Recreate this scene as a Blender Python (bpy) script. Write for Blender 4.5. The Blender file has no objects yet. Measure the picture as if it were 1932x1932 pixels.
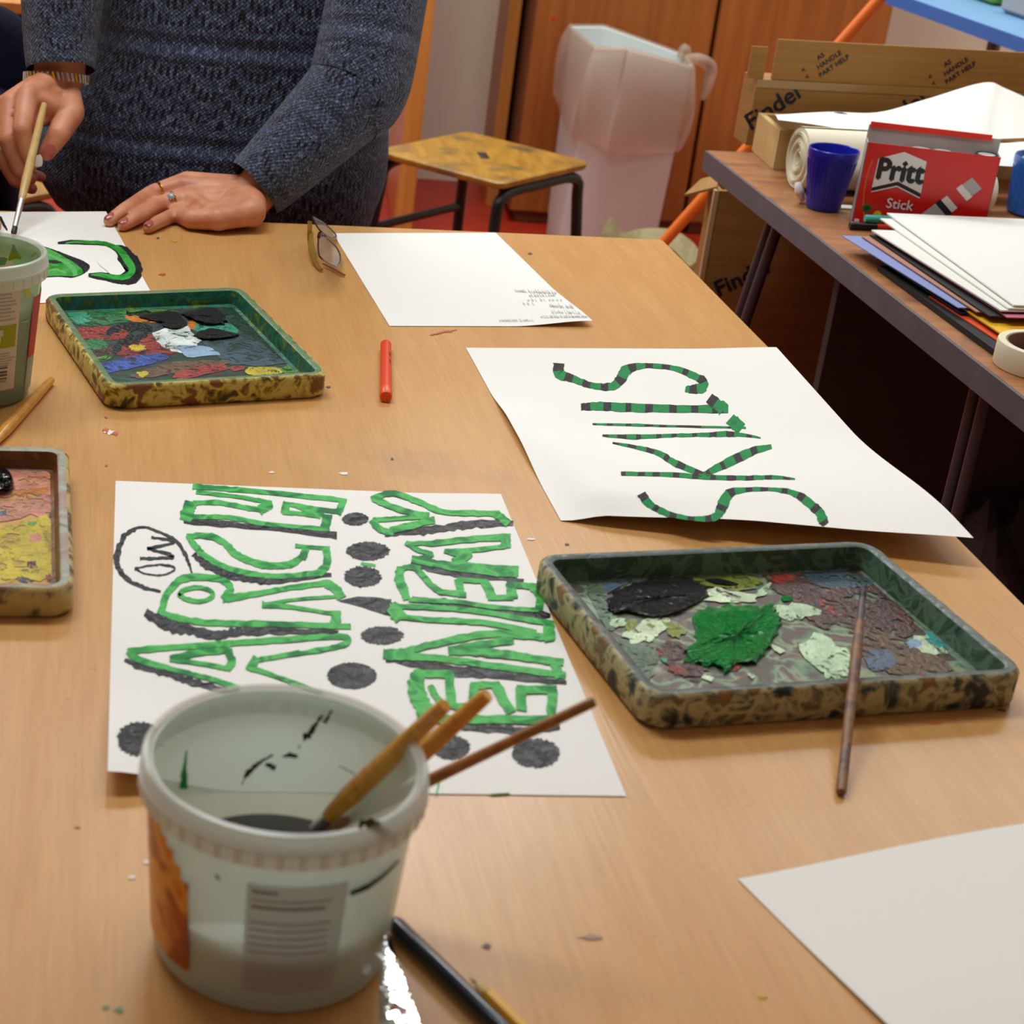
import bpy, math, random
import numpy as np
from mathutils import Vector, Matrix
random.seed(7); rng = np.random.default_rng(7)
sc = bpy.context.scene; COL = sc.collection
# ------------------------------------------------------------------ camera, world, lights, exposure
T = 0.72                     # table height
H = 1.2864                   # eye height
F = 3444.34; CX, CY = 483.0, 966.0        # focal length and principal point, in pixels of the 1932 frame
RT = np.array([0.9973, 0.0305, 0.0670]); UP = np.array([-0.0736, 0.4130, 0.9077]); FW = np.array([0.0, 0.9102, -0.4141])
RT /= np.linalg.norm(RT); FW -= RT*(FW@RT); FW /= np.linalg.norm(FW); UP = np.cross(RT, FW)
cam_d = bpy.data.cameras.new('camera'); cam = bpy.data.objects.new('camera', cam_d); COL.objects.link(cam)
cam.matrix_world = Matrix(((RT[0], UP[0], -FW[0], 0), (RT[1], UP[1], -FW[1], 0), (RT[2], UP[2], -FW[2], H), (0, 0, 0, 1)))
cam_d.sensor_width = 36; cam_d.lens = F/1932*36; cam_d.shift_x = (966-CX)/1932; cam_d.clip_start = 0.02
cam_d.dof.use_dof = True; cam_d.dof.focus_distance = 1.66; cam_d.dof.aperture_fstop = 13.0
sc.camera = cam
W = bpy.data.worlds.new('world'); sc.world = W; W.use_nodes = True
W.node_tree.nodes['Background'].inputs[0].default_value = (0.9, 0.93, 1, 1); W.node_tree.nodes['Background'].inputs[1].default_value = 0.3
vs = sc.view_settings; vs.view_transform = 'Standard'; vs.look = 'None'; vs.gamma = 1; vs.use_curve_mapping = False
vs.exposure = 0.0
LAMPS = [(-1.3, 3.75, 31), (0.25, 3.75, 34), (1.75, 3.75, 15), (-0.5, 1.85, 25), (0.9, 1.85, 6.5), (0.46, 4.45, 12), (-0.6, -0.9, 3)]  # rearmost lamp added to light the wall strip; left middle lamp placed as fill
for lx, ly, w in LAMPS:
    ld = bpy.data.lights.new('ceiling_lamp_light', 'AREA'); ld.shape = 'RECTANGLE'; ld.size = 1.2; ld.size_y = 0.34
    ld.energy = w; ld.color = (0.91, 0.985, 1.0)
    lo = bpy.data.objects.new('ceiling_lamp_light', ld); COL.objects.link(lo); lo.location = (lx, ly, 2.60)

# ------------------------------------------------------------------ measuring: a point of the photograph on a level or on a depth
def ray(x, y): return (x-CX)/F*RT-(y-CY)/F*UP+FW
def U(x, y, z=T):
    d = ray(x, y); return np.array([0, 0, H])+d*((z-H)/d[2])
def UY(x, y, Y):
    d = ray(x, y); return np.array([0, 0, H])+d*(Y/d[1])
def PX(p):
    d = p-np.array([0, 0, H]); z = d@FW; return (CX+F*(d@RT)/z, CY-F*(d@UP)/z)
# ------------------------------------------------------------------ materials
def lin(c):
    return tuple(((v/255)/12.92 if v/255 <= .04045 else ((v/255+.055)/1.055)**2.4) for v in c)+(1,)
def base(name):
    m = bpy.data.materials.new(name); m.use_nodes = True
    return m, m.node_tree, m.node_tree.nodes['Principled BSDF']
def N(nt, t, **k):
    n = nt.nodes.new(t)
    for a, b in k.items():
        if a.startswith('i_'):
            key = a[2:]; n.inputs[int(key) if key.isdigit() else key.replace('_', ' ')].default_value = b
        else: setattr(n, a, b)
    return n
def plain(name, col, rough=.5, metal=0, bump=0, bscale=60, coat=0, spec=.5, trans=0, alpha=1, vary=.0, vscale=8, ior=1.45, sss=0):
    m, nt, p = base(name)
    c = lin(col); p.inputs['Base Color'].default_value = c; p.inputs['Roughness'].default_value = rough
    p.inputs['Metallic'].default_value = metal; p.inputs['Coat Weight'].default_value = coat; p.inputs['Specular IOR Level'].default_value = spec
    p.inputs['Transmission Weight'].default_value = trans; p.inputs['Alpha'].default_value = alpha; p.inputs['IOR'].default_value = ior
    if sss:
        p.inputs['Subsurface Weight'].default_value = sss; p.inputs['Subsurface Radius'].default_value = (.012, .004, .002); p.inputs['Subsurface Scale'].default_value = 1
    tc = N(nt, 'ShaderNodeTexCoord')
    if vary:
        no = N(nt, 'ShaderNodeTexNoise', i_Scale=vscale, i_Detail=4.0); nt.links.new(tc.outputs['Object'], no.inputs['Vector'])
        rp = N(nt, 'ShaderNodeValToRGB'); rp.color_ramp.elements[0].position = .3; rp.color_ramp.elements[1].position = .7
        rp.color_ramp.elements[0].color = tuple(v*(1-vary) for v in c[:3])+(1,); rp.color_ramp.elements[1].color = tuple(min(1, v*(1+vary)) for v in c[:3])+(1,)
        nt.links.new(no.outputs['Fac'], rp.inputs[0]); nt.links.new(rp.outputs[0], p.inputs['Base Color'])
    if bump:
        nb = N(nt, 'ShaderNodeTexNoise', i_Scale=bscale, i_Detail=5.0); nt.links.new(tc.outputs['Object'], nb.inputs['Vector'])
        b = N(nt, 'ShaderNodeBump', i_Strength=bump, i_Distance=.01); nt.links.new(nb.outputs['Fac'], b.inputs['Height']); nt.links.new(b.outputs[0], p.inputs['Normal'])
    return m
def splat(name, cols, scale=30, rough=.4, dist=1.5, detail=5, stretch=(1, 1, 1), bump=.3, lo=.28, hi=.72, soft=False, coat=0, spec=.4):
    """many dried paints over one another"""
    m, nt, p = base(name); tc = N(nt, 'ShaderNodeTexCoord'); mp = N(nt, 'ShaderNodeMapping'); mp.inputs['Scale'].default_value = stretch
    nt.links.new(tc.outputs['Object'], mp.inputs['Vector'])
    no = N(nt, 'ShaderNodeTexNoise', i_Scale=scale, i_Detail=float(detail), i_Distortion=dist); nt.links.new(mp.outputs[0], no.inputs['Vector'])
    rp = N(nt, 'ShaderNodeValToRGB'); cr = rp.color_ramp; cr.interpolation = 'LINEAR' if soft else 'B_SPLINE'
    k = len(cols)
    while len(cr.elements) < k: cr.elements.new(.5)
    for i, c in enumerate(cols):
        cr.elements[i].position = lo+(hi-lo)*i/(k-1); cr.elements[i].color = lin(c)
    nt.links.new(no.outputs['Fac'], rp.inputs[0])
    nt.links.new(rp.outputs[0], p.inputs['Base Color']); p.inputs['Roughness'].default_value = rough; p.inputs['Coat Weight'].default_value = coat; p.inputs['Specular IOR Level'].default_value = spec
    if bump:
        b = N(nt, 'ShaderNodeBump', i_Strength=bump, i_Distance=.004); nt.links.new(no.outputs['Fac'], b.inputs['Height']); nt.links.new(b.outputs[0], p.inputs['Normal'])
    return m
def wood(name, c1, c2, axis_scale, rough=.4, scale=3.0, coat=0, dirt=None):
    """grain: noise stretched along the board"""
    m, nt, p = base(name); tc = N(nt, 'ShaderNodeTexCoord'); mp = N(nt, 'ShaderNodeMapping'); mp.inputs['Scale'].default_value = axis_scale
    nt.links.new(tc.outputs['Object'], mp.inputs['Vector'])
    a = N(nt, 'ShaderNodeTexNoise', i_Scale=scale, i_Detail=6.0, i_Distortion=.4); nt.links.new(mp.outputs[0], a.inputs['Vector'])
    rp = N(nt, 'ShaderNodeValToRGB'); rp.color_ramp.elements[0].position = .32; rp.color_ramp.elements[1].position = .68
    rp.color_ramp.elements[0].color = lin(c1); rp.color_ramp.elements[1].color = lin(c2); nt.links.new(a.outputs['Fac'], rp.inputs[0])
    out = rp.outputs[0]
    if dirt:
        dcol, dscale, dlo, dhi = dirt
        d = N(nt, 'ShaderNodeTexNoise', i_Scale=dscale, i_Detail=5.0); nt.links.new(tc.outputs['Object'], d.inputs['Vector'])
        mr = N(nt, 'ShaderNodeMapRange'); mr.inputs[1].default_value = dlo; mr.inputs[2].default_value = dhi; nt.links.new(d.outputs['Fac'], mr.inputs[0])
        mx = N(nt, 'ShaderNodeMix', data_type='RGBA'); mx.inputs[7].default_value = lin(dcol)
        nt.links.new(mr.outputs[0], mx.inputs[0]); nt.links.new(out, mx.inputs[6]); out = mx.outputs[2]
    nt.links.new(out, p.inputs['Base Color']); p.inputs['Roughness'].default_value = rough; p.inputs['Coat Weight'].default_value = coat; p.inputs['Coat Roughness'].default_value = .25
    return m
def plastic_clear(name, col, see=.4, rough=.25):
    """cloudy see-through plastic"""
    m, nt, p = base(name); p.inputs['Base Color'].default_value = lin(col); p.inputs['Roughness'].default_value = rough
    tl = N(nt, 'ShaderNodeBsdfTranslucent'); tl.inputs[0].default_value = lin(col); tr = N(nt, 'ShaderNodeBsdfTransparent'); tr.inputs[0].default_value = lin([min(255, v+25) for v in col])
    a = N(nt, 'ShaderNodeMixShader'); a.inputs[0].default_value = .3; b = N(nt, 'ShaderNodeMixShader'); b.inputs[0].default_value = see
    o = nt.nodes['Material Output']
    nt.links.new(p.outputs[0], a.inputs[1]); nt.links.new(tl.outputs[0], a.inputs[2]); nt.links.new(a.outputs[0], b.inputs[1]); nt.links.new(tr.outputs[0], b.inputs[2]); nt.links.new(b.outputs[0], o.inputs[0])
    return m
# ------------------------------------------------------------------ mesh building
class MB:
    def __init__(s): s.v = []; s.f = []; s.m = []; s.uv = {}
    def add(s, vs, fs, mat=0, uvs=None):
        o = len(s.v); s.v += [tuple(map(float, v)) for v in vs]
        if uvs is not None:
            for i, q in enumerate(uvs): s.uv[o+i] = q
        for f in fs: s.f.append(tuple(o+i for i in f)); s.m.append(mat)
        return s
    def box(s, c, ex, ey, ez, hx, hy, hz, mat=0, bev=0):
        c, ex, ey, ez = map(np.array, (c, ex, ey, ez))
        if bev:
            b = min(bev, hx*.9, hy*.9, hz*.9); rings = []
            for (kz, ins) in ((-hz, b), (-hz+b, 0), (hz-b, 0), (hz, b)):
                r = []
                for sx, sy in ((-1, -1), (1, -1), (1, 1), (-1, 1)):
                    X, Y = hx-ins, hy-ins
                    for dx, dy in (((b, 0), (0, b)) if sx*sy < 0 else ((0, b), (b, 0))):
                        r.append(c+ex*sx*(X-dx)+ey*sy*(Y-dy)+ez*kz)
                # order corner pairs consistently round the loop
                rings.append([r[0], r[1], r[2], r[3], r[4], r[5], r[6], r[7]])
            s.loft(rings, mat, cap=True); return s
        P = [c+ex*a*hx+ey*b*hy+ez*d*hz for d in (-1, 1) for a, b in ((-1, -1), (1, -1), (1, 1), (-1, 1))]
        return s.add(P, [(3, 2, 1, 0), (4, 5, 6, 7), (0, 1, 5, 4), (1, 2, 6, 5), (2, 3, 7, 6), (3, 0, 4, 7)], mat)
    def loft(s, rings, mat=0, cap=True, closed=True, uv=None):
        n = len(rings[0]); V = [p for r in rings for p in r]; Fc = []
        for i in range(len(rings)-1):
            for j in range(n if closed else n-1):
                k = (j+1) % n; Fc.append((i*n+j, i*n+k, (i+1)*n+k, (i+1)*n+j))
        if cap and closed:
            Fc.append(tuple(range(n))[::-1]); Fc.append(tuple((len(rings)-1)*n+j for j in range(n)))
        return s.add(V, Fc, mat, uv)
    def tube(s, pts, rad, mat=0, n=12, sub=6, cap=True, uvw=False, flat=1.0, smooth=True):
        P, R = (crom(pts, sub, rad) if smooth and len(pts) > 2 else (np.array(pts, float), np.broadcast_to(np.array(rad, float), (len(pts),))))
        rings = []; UVs = []; d = P[1]-P[0]; a = np.cross(d, (0, 0, 1.0))
        if np.linalg.norm(a) < 1e-6: a = np.cross(d, (1.0, 0, 0))
        a /= np.linalg.norm(a); L = 0
        for i in range(len(P)):
            t = P[min(i+1, len(P)-1)]-P[max(i-1, 0)]; t /= np.linalg.norm(t); a = a-t*(a@t); a /= np.linalg.norm(a); b = np.cross(t, a)
            if i: L += np.linalg.norm(P[i]-P[i-1])
            rings.append([P[i]+R[i]*(math.cos(2*math.pi*j/n)*a+flat*math.sin(2*math.pi*j/n)*b) for j in range(n)])
            UVs += [(abs(j/n-.5)*2*math.pi*R[i], L) for j in range(n)]
        return s.loft(rings, mat, cap, uv=UVs if uvw else None)
    def lathe(s, prof, c, mat=0, n=48, cap=False, tilt=None):
        c = np.array(c, float); rings = []
        for r, z in prof: rings.append([c+np.array([r*math.cos(2*math.pi*j/n), r*math.sin(2*math.pi*j/n), z]) for j in range(n)])
        return s.loft(rings, mat, cap)
    def ball(s, c, r, mat=0, n=14, k=8):
        c = np.array(c, float); r = np.array([r]*3 if np.isscalar(r) else r, float)
        rings = [[c+r*np.array([math.sin(math.pi*(i+.001)/(k+.002))*math.cos(2*math.pi*j/n), math.sin(math.pi*(i+.001)/(k+.002))*math.sin(2*math.pi*j/n), -math.cos(math.pi*(i+.001)/(k+.002))]) for j in range(n)] for i in range(k+1)]
        return s.loft(rings, mat, True)
    def poly(s, P, mat=0): return s.add(P, [tuple(range(len(P)))], mat)
    def build(s, name, mats, parent=None, smooth=True, at=None, **tags):
        mats = mats if isinstance(mats, (list, tuple)) else [mats]
        V = np.array(s.v); me = bpy.data.meshes.new(name)
        if parent is not None: off = np.array(parent.get('_o', (0, 0, 0)))
        elif at is not None: off = np.array(at, float)
        else: off = np.array([(V[:, 0].min()+V[:, 0].max())/2, (V[:, 1].min()+V[:, 1].max())/2, V[:, 2].min()])
        me.from_pydata([tuple(p) for p in V-off], [], s.f)
        for m in mats: me.materials.append(m)
        me.polygons.foreach_set('material_index', s.m)
        if smooth: me.polygons.foreach_set('use_smooth', [True]*len(s.f))
        if s.uv:
            ul = me.uv_layers.new(name='UVMap')
            for l in me.loops: ul.data[l.index].uv = s.uv.get(l.vertex_index, (0, 0))
        me.update(); me.validate()
        if smooth:
            try: me.set_sharp_from_angle(angle=math.radians(38))
            except Exception: pass
        o = bpy.data.objects.new(name, me); COL.objects.link(o)
        if parent is not None: o.parent = parent
        else: o.location = off
        o['_o'] = [float(v) for v in off]
        for k, v in tags.items(): o[k] = v
        return o
def thing(name, label, cat, at=(0, 0, 0), group=None):
    o = bpy.data.objects.new(name, None); COL.objects.link(o); o.location = tuple(map(float, at)); o.empty_display_size = .05
    o['label'] = label; o['category'] = cat; o['_o'] = [float(v) for v in at]
    if group: o['group'] = group
    return o
def crom(pts, sub=6, rad=None, closed=False):
    P = np.array(pts, float); n = len(P); R = None if rad is None else np.broadcast_to(np.array(rad, float), (n,)); out = []; ro = []
    for i in range(n if closed else n-1):
        if closed: a, b, c, d = P[(i-1) % n], P[i], P[(i+1) % n], P[(i+2) % n]
        else: a, b, c, d = P[max(i-1, 0)], P[i], P[i+1], P[min(i+2, n-1)]
        for k in range(sub):
            t = k/sub; out.append(.5*((2*b)+(c-a)*t+(2*a-5*b+4*c-d)*t*t+(3*b-a-3*c+d)*t**3))
            if R is not None: ro.append(R[i]*(1-t)+R[(i+1) % n]*t)
    if not closed:
        out.append(P[-1]); ro.append(R[-1] if R is not None else 0)
    return np.array(out), (np.array(ro) if R is not None else None)
def frame(d):
    d = np.array(d, float); d /= np.linalg.norm(d); a = np.cross((0, 0, 1.0), d); a /= np.linalg.norm(a); return d, a
EX = np.array([math.cos(.1105), math.sin(.1105), 0]); EY = np.array([-EX[1], EX[0], 0]); EZ = np.array([0, 0, 1.0])   # the painting table's own axes
X1, Y1 = np.array([1.0, 0, 0]), np.array([0, 1.0, 0])
STRUCT = dict(kind='structure')
# strokes and blobs of paint: drawn in the photograph's pixels, laid on a surface of the scene
_lay = [0]
def ribbon(mb, pts, w, surf, mat=0, rough=.12, sub=7, bands=None, drawn=1.0):
    P, R = crom(pts, sub, w); n = len(P); L = []; Rr = []
    _lay[0] += 1; e = 6e-6*(_lay[0] % 120)
    for i in range(n):
        t = P[min(i+1, n-1)]-P[max(i-1, 0)]; t = t/max(1e-6, np.linalg.norm(t)); nn = np.array([-t[1], t[0]]); h = R[i]/2
        L.append(P[i]+nn*h*(1+rough*rng.normal())); Rr.append(P[i]-nn*h*(1+rough*rng.normal()))
    # rounded, ragged ends
    for q, sgn in ((0, -1), (n-1, 1)):
        t = P[min(q+1, n-1)]-P[max(q-1, 0)]; t = t/max(1e-6, np.linalg.norm(t))
        L[q] = L[q]+sgn*t*R[q]*.25*rng.random(); Rr[q] = Rr[q]+sgn*t*R[q]*.25*rng.random()
    V = [surf(*p, e) for p in L]+[surf(*p, e) for p in Rr]
    if bands is None: mb.add(V, [(i, i+1, n+i+1, n+i) for i in range(n-1)], mat)
    else:
        d = 0; period, frac, m2 = bands
        o = len(mb.v); mb.v += [tuple(v) for v in V]
        for i in range(n-1):
            d += np.linalg.norm(P[i+1]-P[i]); mb.f.append((o+i, o+i+1, o+n+i+1, o+n+i)); mb.m.append(m2 if (d % period) < period*frac else mat)
def blob(mb, pts, surf, mat=0, rag=.08, sub=5, height=0, closed=True):
    P, _ = crom(pts, sub, closed=True); c = P.mean(0); _lay[0] += 1; e = 6e-6*(_lay[0] % 120)
    P = np.array([c+(p-c)*(1+rag*rng.normal()) for p in P]); n = len(P)
    if not height:
        V = [surf(*p, e) for p in P]+[surf(*c, e)]; mb.add(V, [(i, (i+1) % n, n) for i in range(n)], mat); return
    Q0, _ = crom(pts, sub, closed=True); rr_ = np.mean(np.linalg.norm(Q0-c, axis=1)); rings = []; asp = np.ptp(Q0, axis=0)/2
    for f, hh in ((1, 0), (.94, .6), (.84, .9), (.70, 1), (.54, 1), (.38, 1), (.22, 1), (.08, 1)):
        ring = []
        for i, p in enumerate(P):
            q = Q0[i] if f < 1 else p; a = math.atan2((q-c)[1]/asp[1], (q-c)[0]/asp[0]); e_ = c+asp*.8*np.array([math.cos(a), math.sin(a)]); w_ = min(1, (1-f)*1.4)
            x = c+(q*(1-w_)+e_*w_-c)*f; ring.append(surf(*x, e+height*hh*(1+(.10*rng.normal() if hh else 0))))
        rings.append(ring)
    mb.loft(rings[::-1], mat, cap=False); k = rings[-1]; mb.add(list(k)+[np.mean(k, 0)], [(i, (i+1) % n, n) for i in range(n)], mat)
def level(z): return lambda x, y, e=0: U(x, y, z+e)
def text_faces(s, size=1.0):
    cu = bpy.data.curves.new('t', 'FONT'); cu.body = s; cu.size = size; cu.align_x = 'CENTER'; cu.align_y = 'CENTER'; cu.resolution_u = 3
    o = bpy.data.objects.new('t', cu); COL.objects.link(o); dg = bpy.context.evaluated_depsgraph_get(); dg.update()
    me = bpy.data.meshes.new_from_object(o.evaluated_get(dg)); V = np.array([v.co[:] for v in me.vertices]); Fc = [tuple(p.vertices) for p in me.polygons]
    bpy.data.objects.remove(o); bpy.data.curves.remove(cu); bpy.data.meshes.remove(me)
    return V, Fc
def put_text(mb, s, o, ax, ay, size, mat, bold=0, wide=1.0):
    V, Fc = text_faces(s, size); o, ax, ay = map(np.array, (o, ax, ay)); nrm = np.cross(ax, ay)
    offs = [(0, 0)] if not bold else [(-bold, 0), (bold, 0), (0, bold), (0, -bold)]
    for k, (bx, by) in enumerate(offs):
        mb.add([o+ax*(v[0]*wide+bx)+ay*(v[1]+by)+nrm*k*2e-5 for v in V], Fc, mat)
# ------------------------------------------------------------------ the room
M = {}
M['floor'] = splat('red_vinyl', [(150, 36, 18), (172, 44, 22), (160, 40, 20), (140, 34, 18)], scale=6, rough=.45, bump=0, soft=True)
M['wall'] = plain('cream_paint', (226, 214, 194), rough=.7, vary=.04, vscale=3)
M['ceiling'] = plain('ceiling_white', (235, 232, 225), rough=.9)
M['cab'] = wood('orange_brown_veneer', (142, 78, 30), (162, 94, 40), (22, 22, 1.2), rough=.42, scale=2.0)
M['cabside'] = wood('brown_veneer', (120, 72, 40), (136, 84, 50), (22, 22, 1.2), rough=.45, scale=2.0)
M['post'] = wood('oak_trim', (172, 108, 44), (192, 128, 58), (25, 25, 1), rough=.4, scale=2)
M['doorface'] = wood('red_brown_door', (160, 78, 34), (176, 90, 42), (20, 20, 1), rough=.4, scale=2)
M['lamp'] = plain('lamp_white', (240, 240, 238), rough=.4)
RX0, RX1, RY0, RY1, RZ = -3.2, 2.3, -2.2, 5.25, 2.7
def quadbox(name, x0, x1, y0, y1, z0, z1, m, parent=None, bev=0, **k):
    b = MB(); b.box(((x0+x1)/2, (y0+y1)/2, (z0+z1)/2), X1, Y1, EZ, (x1-x0)/2, (y1-y0)/2, (z1-z0)/2, 0, bev); return b.build(name, m, parent, smooth=bool(bev), **k)
quadbox('floor', RX0, RX1, RY0, RY1, -.05, 0, M['floor'], **STRUCT)
quadbox('ceiling', RX0, RX1, RY0, RY1, RZ, RZ+.05, M['ceiling'], **STRUCT)
quadbox('wall_back', RX0, RX1, RY1, RY1+.1, 0, RZ, M['wall'], **STRUCT)
quadbox('wall_front', RX0, RX1, RY0-.1, RY0, 0, RZ, M['wall'], **STRUCT)
quadbox('wall_left', RX0-.1, RX0, RY0, RY1, 0, RZ, M['wall'], **STRUCT)
quadbox('wall_right', RX1, RX1+.1, RY0, RY1, 0, RZ, M['wall'], **STRUCT)
# upright wooden strip beside the tall cupboard, and the open door left of it
quadbox('trim_1', .574, .606, 5.0, RY1, 0, 2.15, M['post'], **STRUCT)
dr = thing('door_1', 'red brown wooden door standing open with a pale edge', 'door'); dr['kind'] = 'structure'; del dr['category']
quadbox('door_leaf', .300, .334, 4.62, 5.24, .01, 2.05, M['doorface'], dr)
quadbox('door_edge', .300, .346, 4.60, 4.622, .01, 2.05, M['post'], dr)
for i, (lx, ly, w) in enumerate(LAMPS):  # housings hang over the added lamps as well
    t = thing('ceiling_light', 'fluorescent ceiling light above the room, out of the frame, in a set partly added for brightness', 'ceiling light', (lx, ly, 2.62), 'ceiling lights')
    quadbox('housing', lx-.64, lx+.64, ly-.17, ly+.17, 2.62, 2.70, M['lamp'], t, bev=.01)
# ------------------------------------------------------------------ painting table
def table_mat():
    m, nt, p = base('maple_laminate'); tc = N(nt, 'ShaderNodeTexCoord'); mp = N(nt, 'ShaderNodeMapping'); mp.inputs['Rotation'].default_value = (0, 0, -.1105)
    nt.links.new(tc.outputs['Object'], mp.inputs['Vector'])
    s = N(nt, 'ShaderNodeMapping'); s.inputs['Scale'].default_value = (26, 2.6, 1); nt.links.new(mp.outputs[0], s.inputs['Vector'])
    a = N(nt, 'ShaderNodeTexNoise', i_Scale=2.2, i_Detail=7.0, i_Roughness=.62, i_Distortion=.25); nt.links.new(s.outputs[0], a.inputs['Vector'])
    s2 = N(nt, 'ShaderNodeMapping'); s2.inputs['Scale'].default_value = (260, 9, 1); nt.links.new(mp.outputs[0], s2.inputs['Vector'])
    f = N(nt, 'ShaderNodeTexNoise', i_Scale=1.6, i_Detail=3.0); nt.links.new(s2.outputs[0], f.inputs['Vector'])
    rp = N(nt, 'ShaderNodeValToRGB'); rp.color_ramp.elements[0].position = .3; rp.color_ramp.elements[1].position = .72
    rp.color_ramp.elements[0].color = lin(TABLE_A); rp.color_ramp.elements[1].color = lin(TABLE_B); nt.links.new(a.outputs['Fac'], rp.inputs[0])
    mr = N(nt, 'ShaderNodeMapRange'); mr.inputs[1].default_value = .3; mr.inputs[2].default_value = .7; mr.inputs[3].default_value = .93; mr.inputs[4].default_value = 1.05; nt.links.new(f.outputs['Fac'], mr.inputs[0])
    mu = N(nt, 'ShaderNodeMix', data_type='RGBA', blend_type='MULTIPLY'); mu.inputs[0].default_value = 1; nt.links.new(rp.outputs[0], mu.inputs[6]); nt.links.new(mr.outputs[0], mu.inputs[7])
    # worn, cloudy patches and small stains
    st = N(nt, 'ShaderNodeTexNoise', i_Scale=9.0, i_Detail=6.0); nt.links.new(tc.outputs['Object'], st.inputs['Vector'])
    m2 = N(nt, 'ShaderNodeMapRange'); m2.inputs[1].default_value = .62; m2.inputs[2].default_value = .8; m2.inputs[4].default_value = .22; nt.links.new(st.outputs['Fac'], m2.inputs[0])
    mx = N(nt, 'ShaderNodeMix', data_type='RGBA'); mx.inputs[7].default_value = lin((120, 92, 66)); nt.links.new(m2.outputs[0], mx.inputs[0]); nt.links.new(mu.outputs[2], mx.inputs[6])
    nt.links.new(mx.outputs[2], p.inputs['Base Color'])
    r2 = N(nt, 'ShaderNodeMapRange'); r2.inputs[3].default_value = .22; r2.inputs[4].default_value = .34; nt.links.new(st.outputs['Fac'], r2.inputs[0]); nt.links.new(r2.outputs[0], p.inputs['Roughness'])
    b = N(nt, 'ShaderNodeBump', i_Strength=.06, i_Distance=.002); nt.links.new(f.outputs['Fac'], b.inputs['Height']); nt.links.new(b.outputs[0], p.inputs['Normal'])
    p.inputs['Specular IOR Level'].default_value = .38
    return m
TABLE_A, TABLE_B = (201, 148, 86), (211, 161, 100)
M['table'] = table_mat()
M['tedge'] = plain('table_edge_band', (176, 128, 70), rough=.45)
M['steel'] = plain('grey_tube_steel', (98, 94, 96), rough=.35, metal=.6)
M['dark_steel'] = plain('black_tube_steel', (30, 28, 28), rough=.4)
FR = U(1252, 451)                       # far right corner of the table
TW, TD = 1.22, 1.75
tc0 = FR-EX*TW/2-EY*TD/2
tb = thing('painting_table', 'large maple topped table covered with posters, trays and paint pots', 'table', (tc0[0], tc0[1], 0))
b = MB(); b.box(tc0-EZ*.013, EX, EY, EZ, TW/2, TD/2, .0129, 0, .003)
M['stain'] = {k: plain('dried_'+k, c, rough=.5) for k, c in dict(white=(232, 226, 214), green=(86, 140, 84), yellow=(190, 170, 30), red=(190, 84, 56), dark=(86, 66, 56), orange=(214, 120, 40), violet=(160, 126, 108)).items()}
sk = list(M['stain']); smats = [M['table']]+[M['stain'][k] for k in sk]
def stain(x, y, w, h, k, rag=.25):
    blob(b, [(x-w, y), (x-w*.4, y-h), (x+w*.5, y-h*.8), (x+w, y), (x+w*.3, y+h), (x-w*.5, y+h*.7)], level(T+.0003), 1+sk.index(k), rag, 3)
for a in [(648, 893, 9, 3, 'white'), (512, 891, 7, 2, 'white'), (206, 815, 10, 4, 'white'), (200, 812, 7, 4, 'red'), (1002, 1017, 8, 2, 'white'), (218, 818, 7, 3, 'red'), (200, 787, 3, 2, 'red'), (200, 878, 3, 2, 'red'),
          (1070, 1027, 5, 2, 'dark'), (330, 454, 5, 3, 'yellow'), (298, 449, 3, 1.5, 'dark'), (306, 518, 7, 2, 'red'), (1765, 1362, 14, 4, 'orange'), (1890, 1340, 9, 3, 'dark'), (1115, 1768, 20, 5, 'violet'), (1440, 1880, 9, 4, 'yellow'),
          (918, 1785, 9, 4, 'dark'), (250, 1655, 8, 3, 'white'), (277, 1626, 7, 3, 'white'), (225, 1905, 9, 5, 'green'), (200, 1900, 6, 4, 'green'), (145, 1560, 6, 2, 'red'), (850, 625, 4, 2, 'red'), (1030, 590, 3, 2, 'dark'), (1000, 478, 5, 2, 'dark'), (620, 730, 5, 2, 'dark'), (740, 865, 3, 2, 'dark')]: stain(*a)
ribbon(b, [(812, 632), (835, 626), (862, 622)], [2, 4, 1], level(T+.0003), 1+sk.index('red'), .3)
b.build('tabletop', smats, tb, smooth=False)
b = MB(); b.box(tc0-EZ*.013, EX, EY, EZ, TW/2+.0015, TD/2+.0015, .0105, 0, .003); b.build('edge_band', M['tedge'], tb)
b = MB()
for s in (-1, 1):
    b.box(tc0+EY*s*(TD/2-.09)-EZ*.055, EX, EY, EZ, TW/2-.1, .012, .028); b.box(tc0+EX*s*(TW/2-.09)-EZ*.055, EY, EX, EZ, TD/2-.1, .012, .028)
b.build('apron', M['tedge'], tb, smooth=False)
for sx in (-1, 1):
    for sy in (-1, 1):
        q = tc0+EX*sx*(TW/2-.08)+EY*sy*(TD/2-.08); b = MB(); b.tube([(q[0], q[1], 0), (q[0], q[1], T-.027)], [.018, .018], n=16, smooth=False); b.build('leg', M['dark_steel'], tb)
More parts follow.
